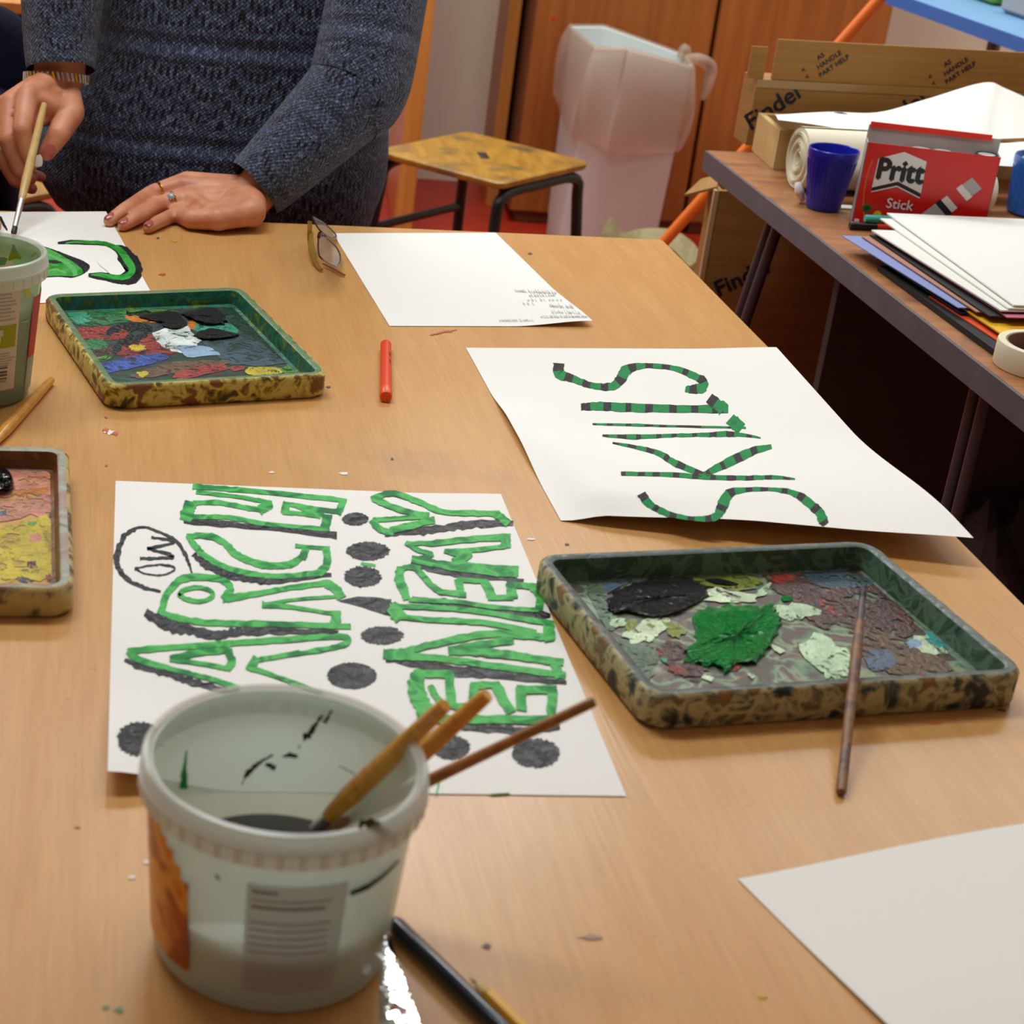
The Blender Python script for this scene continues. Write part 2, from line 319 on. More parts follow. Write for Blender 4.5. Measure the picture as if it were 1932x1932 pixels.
# ------------------------------------------------------------------ sheets of paper and the posters
M['paper'] = plain('white_cartridge_paper', (240, 239, 233), rough=.75, bump=.03, bscale=300)
M['g1'] = splat('green_paint', [(16, 112, 54), (34, 146, 66), (86, 192, 94), (60, 170, 76), (22, 124, 58)], scale=34, rough=.5, dist=1.2, detail=6, bump=.35, lo=.34, hi=.66, soft=True, spec=.2)
M['g2'] = splat('banded_green_paint', [(20, 116, 62), (32, 140, 76), (24, 124, 66)], scale=60, rough=.6, dist=1, bump=.25, soft=True, spec=.12)
M['g3'] = splat('wet_leaf_green_paint', [(8, 120, 24), (16, 150, 34), (70, 180, 84), (14, 140, 30)], scale=32, rough=.25, dist=1.5, bump=.3, soft=True)
def dry_brush(m, sc_, lo_, hi_):
    nt = m.node_tree; p = nt.nodes['Principled BSDF']; tc = N(nt, 'ShaderNodeTexCoord'); n = N(nt, 'ShaderNodeTexNoise', i_Scale=sc_, i_Detail=6.0, i_Roughness=.75); nt.links.new(tc.outputs['Object'], n.inputs['Vector'])
    r = N(nt, 'ShaderNodeMapRange'); r.inputs[1].default_value = lo_; r.inputs[2].default_value = hi_; nt.links.new(n.outputs['Fac'], r.inputs[0]); nt.links.new(r.outputs[0], p.inputs['Alpha'])
M['gl'] = plain('light_green_paint', (86, 184, 100), rough=.35)
M['k1'] = splat('black_paint', [(20, 21, 24), (34, 36, 40), (24, 26, 30), (48, 50, 54)], scale=90, rough=.36, dist=1, bump=.7, soft=True, spec=.3)
dry_brush(M['k1'], 190.0, .33, .40); dry_brush(M['g1'], 150.0, .27, .36)
M['pencil'] = plain('pencil_marks', (150, 150, 152), rough=.7)
def smooth(a, b, x): t = np.clip((x-a)/(b-a), 0, 1); return t*t*(3-2*t)
class Sheet:
    """a sheet lying on a level z0, its corners read off the photograph (far left, far right, near right, near left), with gentle lifts"""
    def __init__(s, px, z0=T, lift=lambda u, v: 0, n=36, m=36):
        s.lift = lift; s.z0 = z0+.0005; uv = ((0, 0), (1, 0), (1, 1), (0, 1)); s.C = [U(*p, s.z0+lift(*q)) for p, q in zip(px, uv)]
        for c in s.C: c[2] = 0
        s.n, s.m = n, m; s.mb = MB(); V = []
        for j in range(m+1):
            for i in range(n+1): V.append(s.at(i/n, j/m))
        s.mb.add(V, [(j*(n+1)+i, (j+1)*(n+1)+i, (j+1)*(n+1)+i+1, j*(n+1)+i+1) for j in range(m) for i in range(n)], 0)
        k = len(V)
        A = np.stack([s.C[1]-s.C[0], s.C[3]-s.C[0]], 1)[:2]; s.inv = np.linalg.inv(A)
    def at(s, u, v):
        c = s.C; p = (1-u)*(1-v)*c[0]+u*(1-v)*c[1]+u*v*c[2]+(1-u)*v*c[3]; p = p.copy(); p[2] = s.z0+s.lift(u, v); return p
    def surf(s, x, y, e=0):
        z = s.z0
        for _ in range(6):
            p = U(x, y, z); u, v = s.inv@(p-s.C[0])[:2]
            for __ in range(3):
                q = s.at(u, v); d = s.inv@(p-q)[:2]; u += d[0]; v += d[1]
            z = s.z0+s.lift(np.clip(u, 0, 1), np.clip(v, 0, 1))
        return U(x, y, z+.00025+e)
# --- ARCH ENEMY
def A(*p): return [(200+x/3.019, 880+y/3.019) for x, y in p]
def B(*p): return [(600+x/3.019, 880+y/3.019) for x, y in p]
def Cc(*p): return [(860+x/3.019, 620+y/3.019) for x, y in p]
def E(*p): return [(60+x/8.05, 420+y/8.05) for x, y in p]
sh = Sheet([(218, 907), (945, 932), (1182, 1502), (203, 1455)], lift=lambda u, v: .012*smooth(.25, 0, u)*smooth(.7, 1, v)+.002*smooth(.75, 1, u)*(1-v))
G, K = 1, 2
ks = 1/3.019
def g(f, w, *p): ribbon(sh.mb, f(*p), np.array(w, float)*ks, sh.surf, G, .10)
def k(f, w, *p): ribbon(sh.mb, f(*p), np.array(w, float)*ks, sh.surf, K, .22)
def dot(f, x, y, a, c, r=.045): blob(sh.mb, [(q[0], q[1]) for q in f(*[(x+a*math.cos(t), y+c*math.sin(t)) for t in np.linspace(0, 6.28, 13)[:-1]])], sh.surf, K, r, 9)
# black shadows under the letters first
k(A, 40, (450, 305), (700, 330), (1000, 350), (1310, 392)); k(A, [28, 48, 48, 42, 34, 22], (500, 500), (580, 560), (720, 620), (880, 650), (1050, 640), (1280, 615))
k(A, [40, 70, 60, 56, 40, 40, 26], (230, 830), (330, 890), (480, 930), (640, 960), (780, 940), (1000, 940), (1320, 945)); k(A, [22, 36, 40, 44, 40, 36], (110, 1100), (200, 1140), (350, 1175), (480, 1220), (600, 1255), (760, 1300))
k(B, [26, 44, 50, 46, 26], (380, 390), (550, 365), (720, 350), (900, 325), (1110, 322)); k(B, [18, 36, 34, 14], (530, 550), (650, 585), (850, 620), (1170, 648))
k(B, [26, 40, 48, 30], (540, 755), (750, 775), (950, 810), (1320, 850)); k(B, [36, 50, 60, 56, 30], (390, 1095), (600, 1130), (800, 1165), (1000, 1180), (1410, 1232)); k(B, [30, 46, 44, 36], (790, 1480), (1000, 1490), (1200, 1505), (1375, 1475))
# A R C H
g(A, [36, 28, 28, 28, 30], (500, 112), (620, 122), (850, 140), (1100, 165), (1340, 190)); g(A, 40, (1350, 185), (1340, 225), (1322, 265)); g(A, [30, 26, 24], (1320, 258), (1190, 240), (1030, 212)); g(A, 44, (1030, 210), (1015, 262)); g(A, 24, (1010, 262), (1110, 268), (1220, 285)); g(A, 22, (1060, 215), (1160, 255), (1240, 270))
g(A, 54, (1260, 280), (1248, 358)); g(A, 26, (460, 285), (700, 290), (900, 325), (1250, 355)); g(A, 72, (482, 205), (470, 250), (455, 295)); g(A, 28, (500, 208), (640, 205), (800, 235), (890, 245)); g(A, [40, 62, 50], (945, 212), (910, 225), (880, 250)); g(A, 22, (515, 145), (700, 165), (830, 185), (940, 205))
g(A, [26, 38, 38, 40, 40, 40, 42, 36], (460, 395), (600, 398), (680, 440), (740, 500), (850, 548), (960, 565), (1060, 552), (1130, 500)); g(A, 44, (1120, 520), (1138, 470)); g(A, 22, (1080, 450), (1180, 460), (1262, 465)); g(A, 46, (1255, 460), (1258, 550), (1215, 605)); g(A, 36, (470, 395), (500, 440), (545, 495)); g(A, 32, (540, 490), (650, 560), (800, 605), (1000, 625), (1220, 605))
g(A, [36, 40, 44, 36, 36, 40, 60], (318, 820), (345, 730), (430, 642), (560, 630), (660, 645), (710, 690), (680, 752)); g(A, 26, (415, 730), (450, 700), (530, 688), (600, 712), (600, 745), (535, 768), (460, 755), (412, 728)); g(A, [50, 32, 30, 34], (670, 752), (850, 725), (1050, 690), (1260, 662)); g(A, 52, (1255, 665), (1300, 690), (1340, 745)); g(A, 18, (1330, 740), (1100, 755), (900, 785)); g(A, [40, 24, 20], (890, 785), (1050, 800), (1300, 838)); g(A, 60, (1312, 832), (1305, 890)); g(A, [30, 40, 36, 36, 34, 30], (300, 820), (400, 860), (560, 888), (800, 895), (1100, 900), (1390, 912))
g(A, [40, 34, 34, 36, 34, 36, 34, 30, 26], (130, 1052), (300, 1035), (600, 1015), (950, 990), (1280, 968), (1370, 975), (1365, 1008), (1250, 1040), (1050, 1070)); g(A, 28, (1100, 1060), (960, 1085), (840, 1105)); g(A, 50, (858, 1090), (818, 1155)); g(A, 26, (805, 1145), (900, 1170), (1050, 1225), (1230, 1290)); g(A, [50, 36, 30, 28, 28], (135, 1052), (190, 1100), (400, 1160), (560, 1200), (760, 1260)); g(A, [40, 40, 34], (370, 1095), (520, 1060), (700, 1045)); g(A, 44, (695, 1048), (718, 1110), (690, 1150)); g(A, 26, (690, 1150), (560, 1125), (365, 1098))
# E N E M Y
g(B, 32, (308, 183), (420, 152), (560, 195), (700, 255), (860, 265), (1030, 268)); g(B, 46, (1015, 265), (1085, 325)); g(B, 36, (312, 180), (430, 232), (560, 270), (630, 278)); g(B, 26, (620, 285), (460, 295), (315, 305)); g(B, [46, 40, 34], (312, 305), (350, 355), (430, 378)); g(B, 38, (415, 362), (560, 330), (660, 305))
g(B, [18, 32, 36, 40], (500, 436), (650, 435), (850, 415), (1065, 400)); g(B, 54, (1068, 395), (1070, 455)); g(B, 26, (1065, 455), (880, 475), (725, 482)); g(B, 24, (720, 480), (790, 500), (875, 500)); g(B, 44, (865, 500), (770, 545)); g(B, 22, (770, 540), (900, 562), (1130, 580)); g(B, 50, (1118, 572), (1115, 618)); g(B, 26, (500, 435), (570, 475), (650, 502), (545, 528)); g(B, [40, 44, 46, 44], (540, 528), (700, 558), (850, 582), (1130, 612))
g(B, [44, 52, 50, 40], (470, 580), (462, 640), (488, 700), (505, 755)); g(B, 30, (460, 585), (520, 572), (580, 580)); g(B, [32, 36, 34], (560, 580), (640, 670), (700, 715)); g(B, 32, (690, 712), (840, 730)); g(B, 46, (800, 640), (815, 735)); g(B, 26, (800, 645), (960, 652)); g(B, 50, (950, 655), (995, 745)); g(B, 30, (970, 745), (1110, 745)); g(B, 56, (1098, 668), (1108, 748)); g(B, 34, (1075, 670), (1235, 682)); g(B, 42, (1215, 680), (1262, 740), (1255, 818)); g(B, 26, (520, 758), (800, 772), (1000, 800), (1255, 818))
g(B, 30, (410, 795), (600, 800), (900, 822), (1180, 870), (1340, 892)); g(B, 74, (420, 800), (470, 860)); g(B, 32, (450, 855), (700, 875), (950, 890), (1240, 945)); g(B, 62, (1310, 885), (1318, 985)); g(B, 40, (1330, 970), (1200, 965), (1000, 950), (800, 980), (640, 1015), (490, 1055)); g(B, 50, (500, 1060), (375, 1065)); g(B, [60, 40, 38, 38, 40], (400, 1075), (600, 1085), (760, 1100), (1000, 1135), (1410, 1190)); g(B, 46, (750, 1050), (900, 1020), (1110, 985)); g(B, [44, 54, 46, 40], (750, 1048), (900, 1050), (1150, 1082), (1395, 1112)); g(B, 52, (1342, 1110), (1375, 1195))
g(B, [80, 96, 100, 80], (565, 1180), (560, 1270), (600, 1370), (610, 1450)); g(B, 44, (545, 1178), (770, 1182)); g(B, 54, (745, 1180), (760, 1345)); g(B, 36, (640, 1250), (700, 1340), (800, 1365), (900, 1360)); g(B, 40, (870, 1245), (1030, 1242)); g(B, 56, (1010, 1240), (1095, 1395)); g(B, 58, (1155, 1262), (1160, 1382)); g(B, 46, (1140, 1268), (1355, 1270)); g(B, 56, (1335, 1270), (1330, 1425)); g(B, 46, (600, 1440), (900, 1440), (1345, 1440)); g(B, 54, (890, 1250), (880, 1340))
for a in ((A, 1420, 300, 75, 38, .05), (A, 1492, 482, 122, 54), (A, 1462, 628, 106, 60), (A, 1400, 1192, 142, 76, .02), (A, 190, 1550, 128, 98), (A, 1572, 962, 120, 52, .05), (B, 1240, 1632, 135, 84), (B, 755, 1600, 108, 70, .05)): dot(*a)
blob(sh.mb, A((1325, 765), (1440, 742), (1600, 752), (1650, 790), (1670, 862), (1560, 835), (1440, 795)), sh.surf, K, .05, 4)
g(A, 18, (1455, 552), (1535, 565)); g(B, 10, (690, 1800), (675, 1870)); g(B, 8, (980, 1868), (1090, 1862))
k(A, [12, 22, 26, 30, 34, 30, 16, 14, 18, 20, 16, 10], (310, 712), (220, 690), (120, 640), (65, 560), (72, 470), (110, 390), (200, 345), (300, 372), (400, 425), (450, 500), (475, 560), (490, 612)); k(A, [20, 14, 20, 16, 22, 16, 20], (262, 402), (390, 432), (245, 465), (260, 472), (385, 512), (290, 522), (195, 525)); k(A, [14, 10, 12, 12, 14, 12, 10], (165, 582), (230, 612), (320, 618), (385, 592), (380, 570), (290, 560), (165, 580))
sh.mb.build('poster', [M['paper'], M['g1'], M['k1']], label='poster of outlined green letters with black dots and an OW bubble, behind the clear tub', category='poster')
# --- SKILLS
sh = Sheet([(879, 656), (1465, 655), (1837, 1015), (1058, 982)], lift=lambda u, v: .0145*smooth(.45, .93, v)*smooth(0, .12, u)*(1-.5*smooth(.93, 1, v)*smooth(.5, .05, u))+.005*smooth(.25, 0, u)*smooth(.3, .5, v)*smooth(.85, .6, v)+.002*smooth(.7, 1, u)+.004*smooth(0.45, .93, v)*u)
bd = dict(bands=(34, .38, 2))
def s_(w, *p, bands=(34, .38, 2)): ribbon(sh.mb, Cc(*p), np.array(w, float)*ks, sh.surf, 1, .08, bands=bands)
s_([60, 60, 40, 34, 44, 60, 60, 30, 28, 40, 50, 60, 50, 36], (588, 205), (590, 255), (680, 290), (780, 325), (880, 330), (935, 295), (975, 235), (1080, 210), (1240, 225), (1350, 265), (1410, 300), (1400, 335), (1350, 345), (1310, 345))
s_([36, 50, 46, 42, 46], (720, 445), (820, 442), (1000, 450), (1300, 457), (1545, 456), bands=(42, .42, 2)); s_([60, 76], (1450, 402), (1520, 455), bands=(30, .4, 2))
s_([10, 16, 12, 12], (780, 543), (1000, 548), (1200, 554), (1650, 564)); s_([70, 66], (1570, 520), (1620, 562), bands=None)
s_([12, 30, 20, 22, 34, 20, 8], (835, 608), (1000, 616), (1200, 610), (1400, 604), (1540, 600), (1640, 606), (1735, 622)); s_([10, 24, 34, 40, 30], (895, 650), (1050, 680), (1160, 712), (1260, 770), (1420, 835)); s_([30, 52, 50, 24], (1420, 828), (1550, 762), (1680, 702), (1795, 672)); s_([22, 26, 30, 26, 24, 10], (945, 825), (1200, 830), (1450, 845), (1650, 850), (1800, 846), (1930, 856))
s_([50, 44, 34, 22, 46, 64, 56, 26, 22, 34, 52, 50, 62, 40], (1062, 945), (1105, 1000), (1200, 1050), (1340, 1080), (1470, 1075), (1515, 1015), (1555, 940), (1650, 917), (1800, 915), (1920, 935), (2004, 985), (2070, 1045), (2090, 1090), (2105, 1108))
M['ksolid'] = plain('solid_black_paint', (30, 30, 33), rough=.5, bump=.3, bscale=200, spec=.2)
sh.mb.build('poster', [M['paper'], M['g2'], M['ksolid']], label='painted poster reading SKILLS in black banded green letters, lifting off the table', category='poster')
# --- sheet with pencilled notes
sh = Sheet([(628, 440), (935, 439), (1118, 605), (735, 615)], lift=lambda u, v: .006*smooth(.6, 1, u)*smooth(.6, 1, v))
def note(x0, x1, y, hgt, slope, dens=1.0):
    x = x0
    while x < x1:
        hh = hgt*(.5+.8*random.random()); yy = y+(x-x0)*slope
        ribbon(sh.mb, [(x, yy-hh), (x+hh*.55, yy), (x+hh*.8+1.5, yy+1)], [.55, .7, .4], sh.surf, 1, .05, 2)
        if random.random() < .6: ribbon(sh.mb, [(x+1, yy), (x+3, yy-2.5), (x+4.6, yy)], [.45, .5, .4], sh.surf, 1, .05, 2)
        x += random.uniform(3, 6)/dens
note(971, 1048, 550, 6, .05); note(998, 1048, 559, 5, -.02, .9); note(995, 1058, 567, 4, .0, .6); note(986, 1012, 574, 4, 0, .6); note(1036, 1080, 578, 6, .06); note(1040, 1092, 590, 5, .03); note(1020, 1108, 599, 4, -.01, 1.1); note(942, 1008, 606, 4, -.02, 1.1)
sh.mb.build('paper_sheet', [M['paper'], M['pencil']], label='white sheet with faint pencil notes in its corner, under the spectacles', category='paper')
# --- green curl poster being painted
sh = Sheet([(-20, 400), (200, 399), (290, 560), (72, 572)])
def e_(mat, w, *p, r=.08): ribbon(sh.mb, E(*p), np.array(w, float)/8.05, sh.surf, mat, r, 6)
e_(2, [26, 60, 60, 60, 70, 200, 300, 330, 330, 250, 170, 120, 100, 50], (395, 305), (600, 292), (850, 302), (1100, 315), (1250, 370), (1380, 440), (1440, 560), (1500, 660), (1520, 760), (1450, 815), (1330, 840), (1150, 820), (1000, 805), (870, 795), r=.05)
blob(sh.mb, E((1240, 520), (1330, 600), (1400, 700), (1410, 740), (1330, 790), (1200, 780), (1130, 720), (1000, 600), (1050, 430), (1130, 430)), sh.surf, 0, .01, 4)
e_(1, [20, 30, 44, 50, 60, 90, 110, 110, 100, 90, 80, 70, 56, 20], (520, 310), (650, 295), (850, 300), (1050, 305), (1220, 350), (1340, 420), (1430, 540), (1510, 660), (1520, 740), (1450, 812), (1330, 830), (1150, 812), (1020, 790), (900, 790), r=.05)
blob(sh.mb, E((-200, 330), (150, 355), (380, 425), (600, 510), (760, 570), (870, 640), (870, 700), (800, 760), (640, 825), (400, 815), (-200, 800)), sh.surf, 2, .01, 6)
blob(sh.mb, E((-200, 360), (150, 370), (330, 430), (560, 560), (700, 650), (780, 740), (690, 805), (450, 805), (-200, 780)), sh.surf, 1, .012, 6)
e_(3, [30, 40, 60, 80, 60], (240, 480), (380, 540), (540, 620), (640, 720), (660, 800), r=.1); e_(3, [20, 36, 30], (260, 740), (360, 710), (520, 760), r=.1); e_(2, [40, 54, 10], (200, 590), (350, 595), (460, 605)); e_(2, [50, 40, 20], (-485, -90), (-430, 20), (-375, 110))
sh.mb.build('poster', [M['paper'], M['g3'], M['ksolid'], M['gl']], label='poster with a green and black painted curl under the person\'s brush', category='poster')
# --- blank sheet near right
na = U(1392, 1658); n1 = U(1932, 1556)-na; n2 = U(1670, 1932)-na; n1 /= np.linalg.norm(n1); n2 /= np.linalg.norm(n2)
sh = Sheet([PX(na), PX(na+n1*.42), PX(na+n1*.42+n2*.297), PX(na+n2*.297)], lift=lambda u, v: .0015*(1+math.sin(9*u-1.6))*(1-v)+.002*smooth(.1, .5, v)*(1-u))
sh.mb.build('paper_sheet', [M['paper']], label='blank white sheet nearest the camera at the table\'s right', category='paper')
# ------------------------------------------------------------------ painted wooden trays
def tray(name, label, px, hgt, mats, wall=.0095, rad=.016):
    P = [U(*p, T+hgt) for p in px]                      # rim corners: far left, far right, near right, near left
    c = sum(P)/4; ex = (P[1]-P[0])+(P[2]-P[3]); w = np.linalg.norm(ex)/2; ex /= np.linalg.norm(ex); ey = np.array([-ex[1], ex[0], 0]); d = abs(((P[0]-P[3])+(P[1]-P[2]))@ey)/2
    c[2] = T; root = thing(name, label, 'paint tray', c)
    def rr(inset, z, r):
        R = []
        for sx, sy, a0 in ((1, 1, 0), (-1, 1, 90), (-1, -1, 180), (1, -1, 270)):
            for k in range(6):
                a = math.radians(a0+18*k); R.append(c+ex*(sx*(w/2-inset-r)+r*math.cos(a))+ey*(sy*(d/2-inset-r)+r*math.sin(a))+EZ*z)
        return R
    b = MB(); r = rad
    b.loft([rr(.002, .0004, r), rr(0, .003, r), rr(0, hgt-.003, r), rr(.0015, hgt-.0006, r), rr(.003, hgt, r-.002)], 0, cap=False)
    b.loft([rr(.003, hgt, r-.002), rr(wall-.002, hgt, r-.008), rr(wall-.0005, hgt-.001, r-.008)], 1, cap=False)
    b.loft([rr(wall-.0005, hgt-.001, r-.008), rr(wall, hgt-.003, r-.008), rr(wall+.002, .008, r-.009), rr(wall+.006, .0065, r-.010)], 2, cap=False)
    n0 = rr(wall+.006, .0065, r-.010); b.add(n0, [tuple(range(len(n0)))], 3); n1 = rr(.002, .0004, r); b.add(n1, [tuple(range(len(n1)))[::-1]], 0)
    b.build('tray_body', mats, root)
    return root, c, ex, ey, T+.0068
def dry_paint(name, c):
    m = plain(name, c, rough=.36, bump=.3, bscale=260, vary=.3, vscale=55); nt = m.node_tree; p = nt.nodes['Principled BSDF']; tc = N(nt, 'ShaderNodeTexCoord')
    n = N(nt, 'ShaderNodeTexNoise', i_Scale=85.0, i_Detail=6.0, i_Roughness=.7, i_Distortion=.8); nt.links.new(tc.outputs['Object'], n.inputs['Vector'])
    r = N(nt, 'ShaderNodeMapRange'); r.inputs[1].default_value = .40; r.inputs[2].default_value = .47; nt.links.new(n.outputs['Fac'], r.inputs[0]); nt.links.new(r.outputs[0], p.inputs['Alpha']); return m
P_ = {k: dry_paint('paint_'+k, c) for k, c in dict(
    black=(26, 26, 28), mint=(186, 214, 176), pale=(205, 224, 186), maroon=(84, 52, 48), red=(150, 54, 44), slate=(84, 104, 128), olive=(128, 140, 44), green=(46, 116, 66), greygreen=(96, 120, 98),
    teal=(60, 150, 120), orange=(200, 120, 30), yellow=(200, 180, 40), blue=(58, 84, 164), sky=(140, 170, 196), white=(214, 226, 220), brown=(104, 80, 56), bluegrey=(62, 84, 94), lime=(90, 150, 50), pink=(206, 136, 112), darkgreen=(22, 62, 40), aqua=(40, 170, 160)).items()}
PK = list(P_)
M['wetblack'] = plain('wet_black_paint', (24, 25, 30), rough=.2, bump=.9, bscale=330, spec=.6)
M['wetgreen'] = plain('wet_green_paint', (14, 166, 70), rough=.16, bump=1.0, bscale=420, spec=.6, vary=.2, vscale=90)
def paint_layer(root, z, items, name='dried_paint'):
    mb = MB(); sf = level(z)
    for it in items:
        if it[0] == 's': ribbon(mb, it[3], it[2], sf, PK.index(it[1]), .25, 5)
        else: blob(mb, it[2], sf, PK.index(it[1]), it[0], 4)
    mb.build(name, [P_[k] for k in PK], root)
def cr(ox, oy, sc_): return lambda *p: [(ox+x/sc_, oy+y/sc_) for x, y in p]
# right hand tray
wallm = splat('crusted_tray_side', [(24, 34, 36), (60, 74, 72), (150, 142, 104), (186, 174, 128), (160, 152, 112), (62, 76, 74), (150, 104, 40)], 62, .5, .4, detail=4, bump=.5, lo=.36, hi=.64)
rimm = splat('crusted_tray_rim', [(48, 62, 58), (84, 96, 92), (66, 84, 76), (110, 118, 116), (58, 54, 58)], 55, .35, 1, bump=.4)
inm = splat('tray_inner_side', [(44, 58, 58), (70, 100, 86), (104, 136, 108), (44, 62, 58), (56, 104, 66), (90, 66, 60)], 46, .4, 1.5, bump=.4)
flm = splat('tray_floor', [(46, 80, 64), (104, 72, 64), (78, 60, 60), (84, 120, 96), (150, 176, 136), (104, 60, 54), (58, 72, 76), (110, 80, 66)], 40, .40, .8, detail=7, bump=.4, lo=.32, hi=.68)
root, c, ex, ey, fz = tray('paint_tray', 'dark crusted paint tray with wet green and black paint, a brush across its rim', [(1030, 1040), (1662, 1020), (1920, 1268), (1200, 1322)], .025, [wallm, rimm, inm, flm])
F4 = cr(1000, 1000, 2.073); F8 = cr(1000, 1000, 3.864)
paint_layer(root, fz, [
    (.06, 'greygreen', F8((400, 330), (560, 330), (560, 560), (620, 700), (560, 720), (450, 520))), (.05, 'greygreen', F8((620, 800), (900, 850), (900, 1050), (800, 1080))),
    (.07, 'maroon', F4((880, 140), (1250, 130), (1420, 260), (1480, 300), (1380, 400), (1150, 380), (1000, 280), (950, 200))), (.05, 'bluegrey', F4((1060, 180), (1200, 160), (1330, 190), (1340, 215), (1180, 225))),
    (.1, 'red', F4((940, 160), (1050, 148), (1060, 170), (980, 210))), (.15, 'red', F4((1130, 265), (1170, 290), (1240, 320), (1200, 330), (1150, 310))), (.1, 'maroon', F4((1350, 350), (1480, 340), (1510, 400), (1420, 420))),
    (.06, 'brown', F4((1280, 400), (1480, 430), (1640, 540), (1500, 570), (1330, 520))), (.08, 'slate', F4((1310, 480), (1400, 470), (1420, 530), (1340, 550))),
    (.1, 'olive', F8((1050, 300), (1300, 290), (1560, 330), (1700, 390), (1540, 440), (1300, 400))), (.08, 'yellow', F8((1290, 290), (1330, 290), (1335, 320), (1300, 325))), (.08, 'slate', F8((540, 380), (640, 345), (800, 335), (700, 390), (560, 450))),
    (.1, 'pale', F8((1240, 500), (1330, 420), (1480, 450), (1640, 470), (1600, 525), (1400, 520))), (.14, 'mint', F8((1660, 440), (1740, 390), (1730, 470), (1650, 480))),
    (.12, 'pale', F8((690, 770), (820, 660), (1010, 650), (960, 740), (900, 800), (760, 812))), (.15, 'mint', F8((590, 650), (680, 640), (690, 690), (610, 700))), (.16, 'olive', F8((700, 680), (770, 650), (780, 700), (720, 740))), (.2, 'olive', F8((980, 680), (1080, 690), (1140, 740), (1060, 780), (1000, 740))), (.2, 'olive', F8((850, 685), (910, 690), (890, 715))),
    (.08, 'maroon', F8((920, 860), (1040, 800), (1140, 850), (1180, 960), (1300, 1020), (1200, 1080), (1040, 1000))), (.2, 'red', F8((920, 880), (960, 880), (950, 920))), (.18, 'red', F8((1000, 990), (1100, 1000), (1140, 1040), (1060, 1050))), (.2, 'teal', F8((950, 930), (1000, 940), (980, 965))), (.14, 'red', F8((1420, 1000), (1500, 975), (1540, 1000), (1460, 1025))),
    (.12, 'mint', F4((1060, 450), (1150, 425), (1250, 480), (1250, 560), (1180, 580), (1130, 560))), (.12, 'mint', F4((960, 300), (1050, 285), (1130, 325), (1080, 340), (1000, 355))), (.14, 'pale', F4((1480, 440), (1560, 410), (1630, 470), (1560, 485))), (.14, 'aqua', F4((1540, 415), (1580, 405), (1640, 455), (1600, 460))), (.1, 'sky', F4((1460, 445), (1510, 425), (1530, 450), (1490, 462))),
    (.15, 'pale', F8((1255, 1050), (1330, 1065), (1325, 1100), (1270, 1085))), (.15, 'pale', F8((1590, 1050), (1635, 1060), (1620, 1085))), (.12, 'black', F8((1175, 1065), (1250, 1080), (1230, 1100), (1180, 1095))), (.15, 'mint', F8((1750, 830), (1860, 880), (1800, 890))), (.2, 'lime', F4((1480, 320), (1520, 340), (1560, 390), (1510, 360)))])
for nm, m, pts, hh, rg in (('black_paint', M['wetblack'], F8((555, 530), (640, 440), (790, 370), (1050, 338), (1210, 360), (1310, 450), (1240, 520), (1080, 600), (900, 640), (720, 600), (600, 600)), .0030, .04), ('black_paint', M['wetblack'], F8((1270, 365), (1360, 350), (1510, 385), (1500, 405), (1380, 395)), .001, .04),
                      ('green_paint', M['wetgreen'], F8((1200, 620), (1340, 560), (1520, 545), (1690, 555), (1750, 545), (1800, 590), (1840, 660), (1780, 780), (1740, 860), (1640, 960), (1500, 980), (1440, 1030), (1340, 990), (1170, 960), (1110, 880), (1210, 800)), .0036, .05), ('green_paint', M['wetgreen'], F8((1830, 490), (1900, 480), (1915, 510), (1850, 520)), .001, .05)):
    mb = MB(); blob(mb, pts, level(fz+.0004), 0, rg, 5, height=hh); mb.build(nm, m, root)
# left rear tray
wallm2 = splat('yellow_crusted_side', [(40, 44, 30), (110, 90, 36), (190, 172, 60), (206, 196, 130), (196, 176, 60), (90, 70, 30), (130, 76, 40)], 60, .45, .4, detail=4, bump=.4, lo=.36, hi=.64)
rimm2 = splat('green_crusted_rim', [(50, 90, 60), (120, 150, 96), (80, 120, 84), (150, 150, 110), (56, 120, 100)], 50, .35, 1, bump=.4)
inm2 = splat('green_inner_side', [(20, 56, 40), (40, 116, 66), (24, 120, 110), (26, 52, 44), (110, 150, 40), (34, 90, 66)], 48, .35, 1.4, bump=.4)
flm2 = splat('slate_tray_floor', [(30, 44, 46), (58, 84, 88), (84, 70, 56), (40, 64, 66), (60, 96, 60), (54, 66, 80)], 32, .35, .8, detail=7, bump=.4, lo=.34, hi=.66)
root, c, ex, ey, fz = tray('paint_tray', 'paint tray with green rim and many colours, behind the orange crayon', [(86, 553), (466, 540), (614, 706), (196, 730)], .022, [wallm2, rimm2, inm2, flm2])
L5 = cr(0, 400, 3.019)
